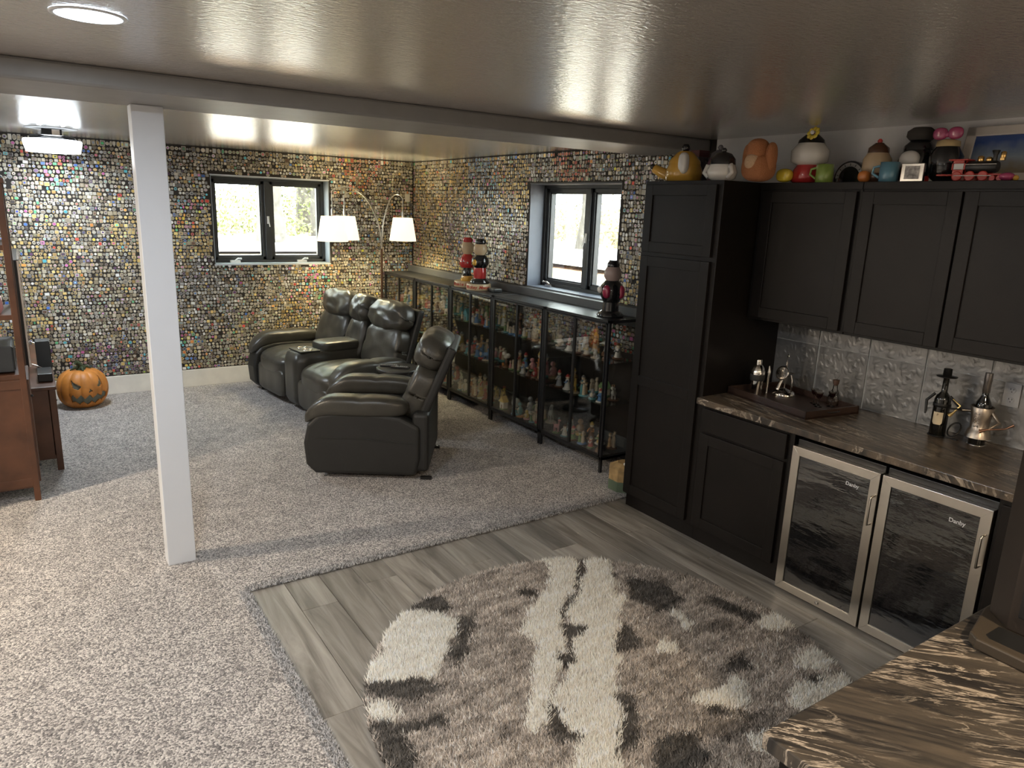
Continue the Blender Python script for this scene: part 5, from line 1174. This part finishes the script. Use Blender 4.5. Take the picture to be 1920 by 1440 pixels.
# ================================================================ SHAG RUG
RC, RR = (1.90, 1.99), 1.025
rug = thing('shag_rug', 'round shaggy rug in grey, charcoal and cream on the plank floor', 'rug', (RC[0], RC[1], .0))
MB().lathe([(RR - .02, .001), (RR - .02, .006), (RR - .03, .008)], n=96).build('backing', M('rug_backing', (.12, .11, .10), .95), rug)
RUGW= [[(2.28,2.97),(2.42,2.89),(2.31,2.74),(2.14,2.58),(2.01,2.48),(1.93,2.39),(1.88,2.29),(1.76,2.15),(1.63,2.05),(1.56,1.98),(1.49,1.88),(1.4,1.86),(1.41,1.92),(1.53,2.04),(1.66,2.21),(1.75,2.29),(1.75,2.42),(1.85,2.54),(2.0,2.63),(2.14,2.74)],[(2.49,2.85),(2.58,2.77),(2.33,2.44),(2.4,2.43),(2.24,2.32),(2.02,2.09),(2.01,2.04),(1.88,1.95),(1.82,1.86),(1.74,1.73),(1.65,1.64),(1.51,1.49),(1.36,1.58),(1.56,1.76),(1.54,1.88),(1.59,1.98),(1.73,2.06),(1.82,2.16),(1.91,2.22),(1.93,2.34),(2.03,2.39),(2.0,2.48),(2.19,2.58),(2.34,2.69)],[(1.34,2.85),(1.48,2.79),(1.48,2.73),(1.54,2.65),(1.46,2.56),(1.42,2.56),(1.37,2.47),(1.3,2.42),(1.25,2.34),(1.09,2.41),(1.0,2.45),(0.99,2.5),(1.13,2.61),(1.19,2.74)],[(0.99,2.32),(1.02,2.21),(0.99,2.18),(0.92,2.25),(0.94,2.31)],[(2.51,2.22),(2.49,2.06),(2.43,2.03),(2.48,2.21)],[(2.26,2.04),(2.3,1.97),(2.25,1.94),(2.19,2.0)],[(2.08,1.69),(2.23,1.66),(2.3,1.7),(2.36,1.65),(2.26,1.54),(2.19,1.55),(2.17,1.6),(2.05,1.65)],[(2.84,1.94),(2.93,1.92),(2.94,1.8),(2.86,1.8),(2.76,1.88)],[(2.67,1.63),(2.84,1.63),(2.81,1.53),(2.73,1.51),(2.64,1.58)],[(2.64,1.5),(2.79,1.45),(2.77,1.38),(2.45,1.37),(2.39,1.45),(2.46,1.5)],[(2.09,1.42),(2.19,1.41),(2.09,1.3),(2.08,1.36)],[(2.24,3.03),(2.31,2.99),(2.27,2.91),(2.2,2.98)]]
RUGD= [[(1.94,2.38),(2.03,2.31),(1.91,2.25),(1.81,2.12),(1.72,2.09),(1.77,2.19),(1.86,2.23)],[(2.23,2.27),(2.17,2.07),(2.1,2.04),(2.0,2.1),(2.13,2.19)],[(1.45,2.91),(1.57,2.91),(1.57,2.76),(1.49,2.75),(1.35,2.86)],[(1.54,2.67),(1.62,2.65),(1.54,2.54),(1.43,2.39),(1.33,2.34),(1.36,2.43),(1.44,2.52)],[(0.98,2.46),(1.24,2.33),(1.23,2.26),(1.1,2.25),(1.02,2.32),(0.96,2.38)],[(0.99,2.18),(1.18,2.1),(1.15,2.05),(0.98,2.11),(1.0,1.97),(0.87,1.88),(0.88,2.08),(0.9,2.23)],[(1.56,1.98),(1.56,1.9),(1.53,1.84),(1.56,1.76),(1.52,1.73),(1.45,1.77),(1.47,1.85)],[(1.74,1.56),(1.83,1.6),(1.94,1.54),(1.88,1.44),(1.74,1.35),(1.62,1.42)],[(2.53,2.58),(2.67,2.4),(2.6,2.23),(2.44,2.23),(2.39,2.4)],[(2.77,2.22),(2.86,1.96),(2.75,1.94),(2.71,2.13)],[(2.41,1.79),(2.53,1.79),(2.44,1.68),(2.32,1.73)],[(2.11,1.62),(2.19,1.53),(2.2,1.49),(2.05,1.58)],[(1.83,1.86),(1.9,1.85),(1.74,1.63),(1.67,1.6),(1.58,1.59),(1.74,1.73)],[(1.96,2.77),(2.02,2.71),(1.98,2.64),(1.91,2.71)],[(2.61,1.56),(2.69,1.49),(2.59,1.47)]]
RUGD.append([(2.44, 2.88), (2.46, 2.83), (2.31, 2.67), (2.15, 2.54), (2.01, 2.45), (1.94, 2.38), (2.0, 2.49), (2.15, 2.57), (2.31, 2.74)])
def inp(P, poly):
    x, y = P[:, 0], P[:, 1]; c = np.zeros(len(P), bool); n = len(poly)
    for i in range(n):
        x1, y1 = poly[i]; x2, y2 = poly[(i + 1) % n]
        if y1 == y2: continue
        c ^= ((y1 > y) != (y2 > y)) & (x < (x2 - x1) * (y - y1) / (y2 - y1) + x1)
    return c
rg = np.random.RandomState(12); NT = 190000
r_ = RR * np.sqrt(rg.rand(NT)); a_ = rg.rand(NT) * 2 * PI; PT = np.stack([RC[0] + r_ * np.cos(a_), RC[1] + r_ * np.sin(a_)], 1)
def snoise(P, f, s):
    out = np.zeros(len(P))
    q = np.random.RandomState(s)
    for k in range(7):
        th = q.rand() * 2 * PI; ff = f * (.6 + q.rand() * 1.2); out += np.sin((P[:, 0] * math.cos(th) + P[:, 1] * math.sin(th)) * ff + q.rand() * 7 + 1.5 * np.sin((P[:, 0] * math.sin(th) - P[:, 1] * math.cos(th)) * ff * .8 + q.rand() * 6))
    return out / 3.2
jit = np.stack([snoise(PT, 45, 1) * .012 + rg.randn(NT) * .006, snoise(PT, 45, 2) * .012 + rg.randn(NT) * .006], 1)
PJ = PT + jit
wm = np.zeros(NT, bool); dm_ = np.zeros(NT, bool)
for P in RUGW: wm |= inp(PJ, P)
for P in RUGD: dm_ |= inp(PJ, P)
g0 = .38 + .07 * snoise(PT, 7, 5) + .04 * snoise(PT, 22, 6); g0 = np.where(snoise(PT, 9, 8) < -.95, g0 * .55, g0)
col = np.clip(g0, .08, .6)[:, None] * np.array([1.16, 1.02, .90]); col[wm] = np.array([.90, .84, .74]); col[dm_] = np.array([.11, .10, .09])
spk = rg.rand(NT); col[(spk > .86) & ~wm] *= 1.7; col[(spk < .10) & ~wm] *= .5
def cellnoise(P, s, seed):
    q = np.floor((P + np.stack([snoise(P, 60, seed), snoise(P, 60, seed + 1)], 1) * .006) / s).astype(np.int64); h = (q[:, 0] * 73856093 ^ q[:, 1] * 19349663 ^ seed * 83492791) & 0xffff; return h / 65535.
cn = cellnoise(PT, .013, 3) * .6 + cellnoise(PT, .03, 9) * .4
amp = np.where(wm, .35, 1.0); col *= (1 + amp * (cn - .5) * 1.3)[:, None]
col *= (.8 + .4 * rg.rand(NT))[:, None]
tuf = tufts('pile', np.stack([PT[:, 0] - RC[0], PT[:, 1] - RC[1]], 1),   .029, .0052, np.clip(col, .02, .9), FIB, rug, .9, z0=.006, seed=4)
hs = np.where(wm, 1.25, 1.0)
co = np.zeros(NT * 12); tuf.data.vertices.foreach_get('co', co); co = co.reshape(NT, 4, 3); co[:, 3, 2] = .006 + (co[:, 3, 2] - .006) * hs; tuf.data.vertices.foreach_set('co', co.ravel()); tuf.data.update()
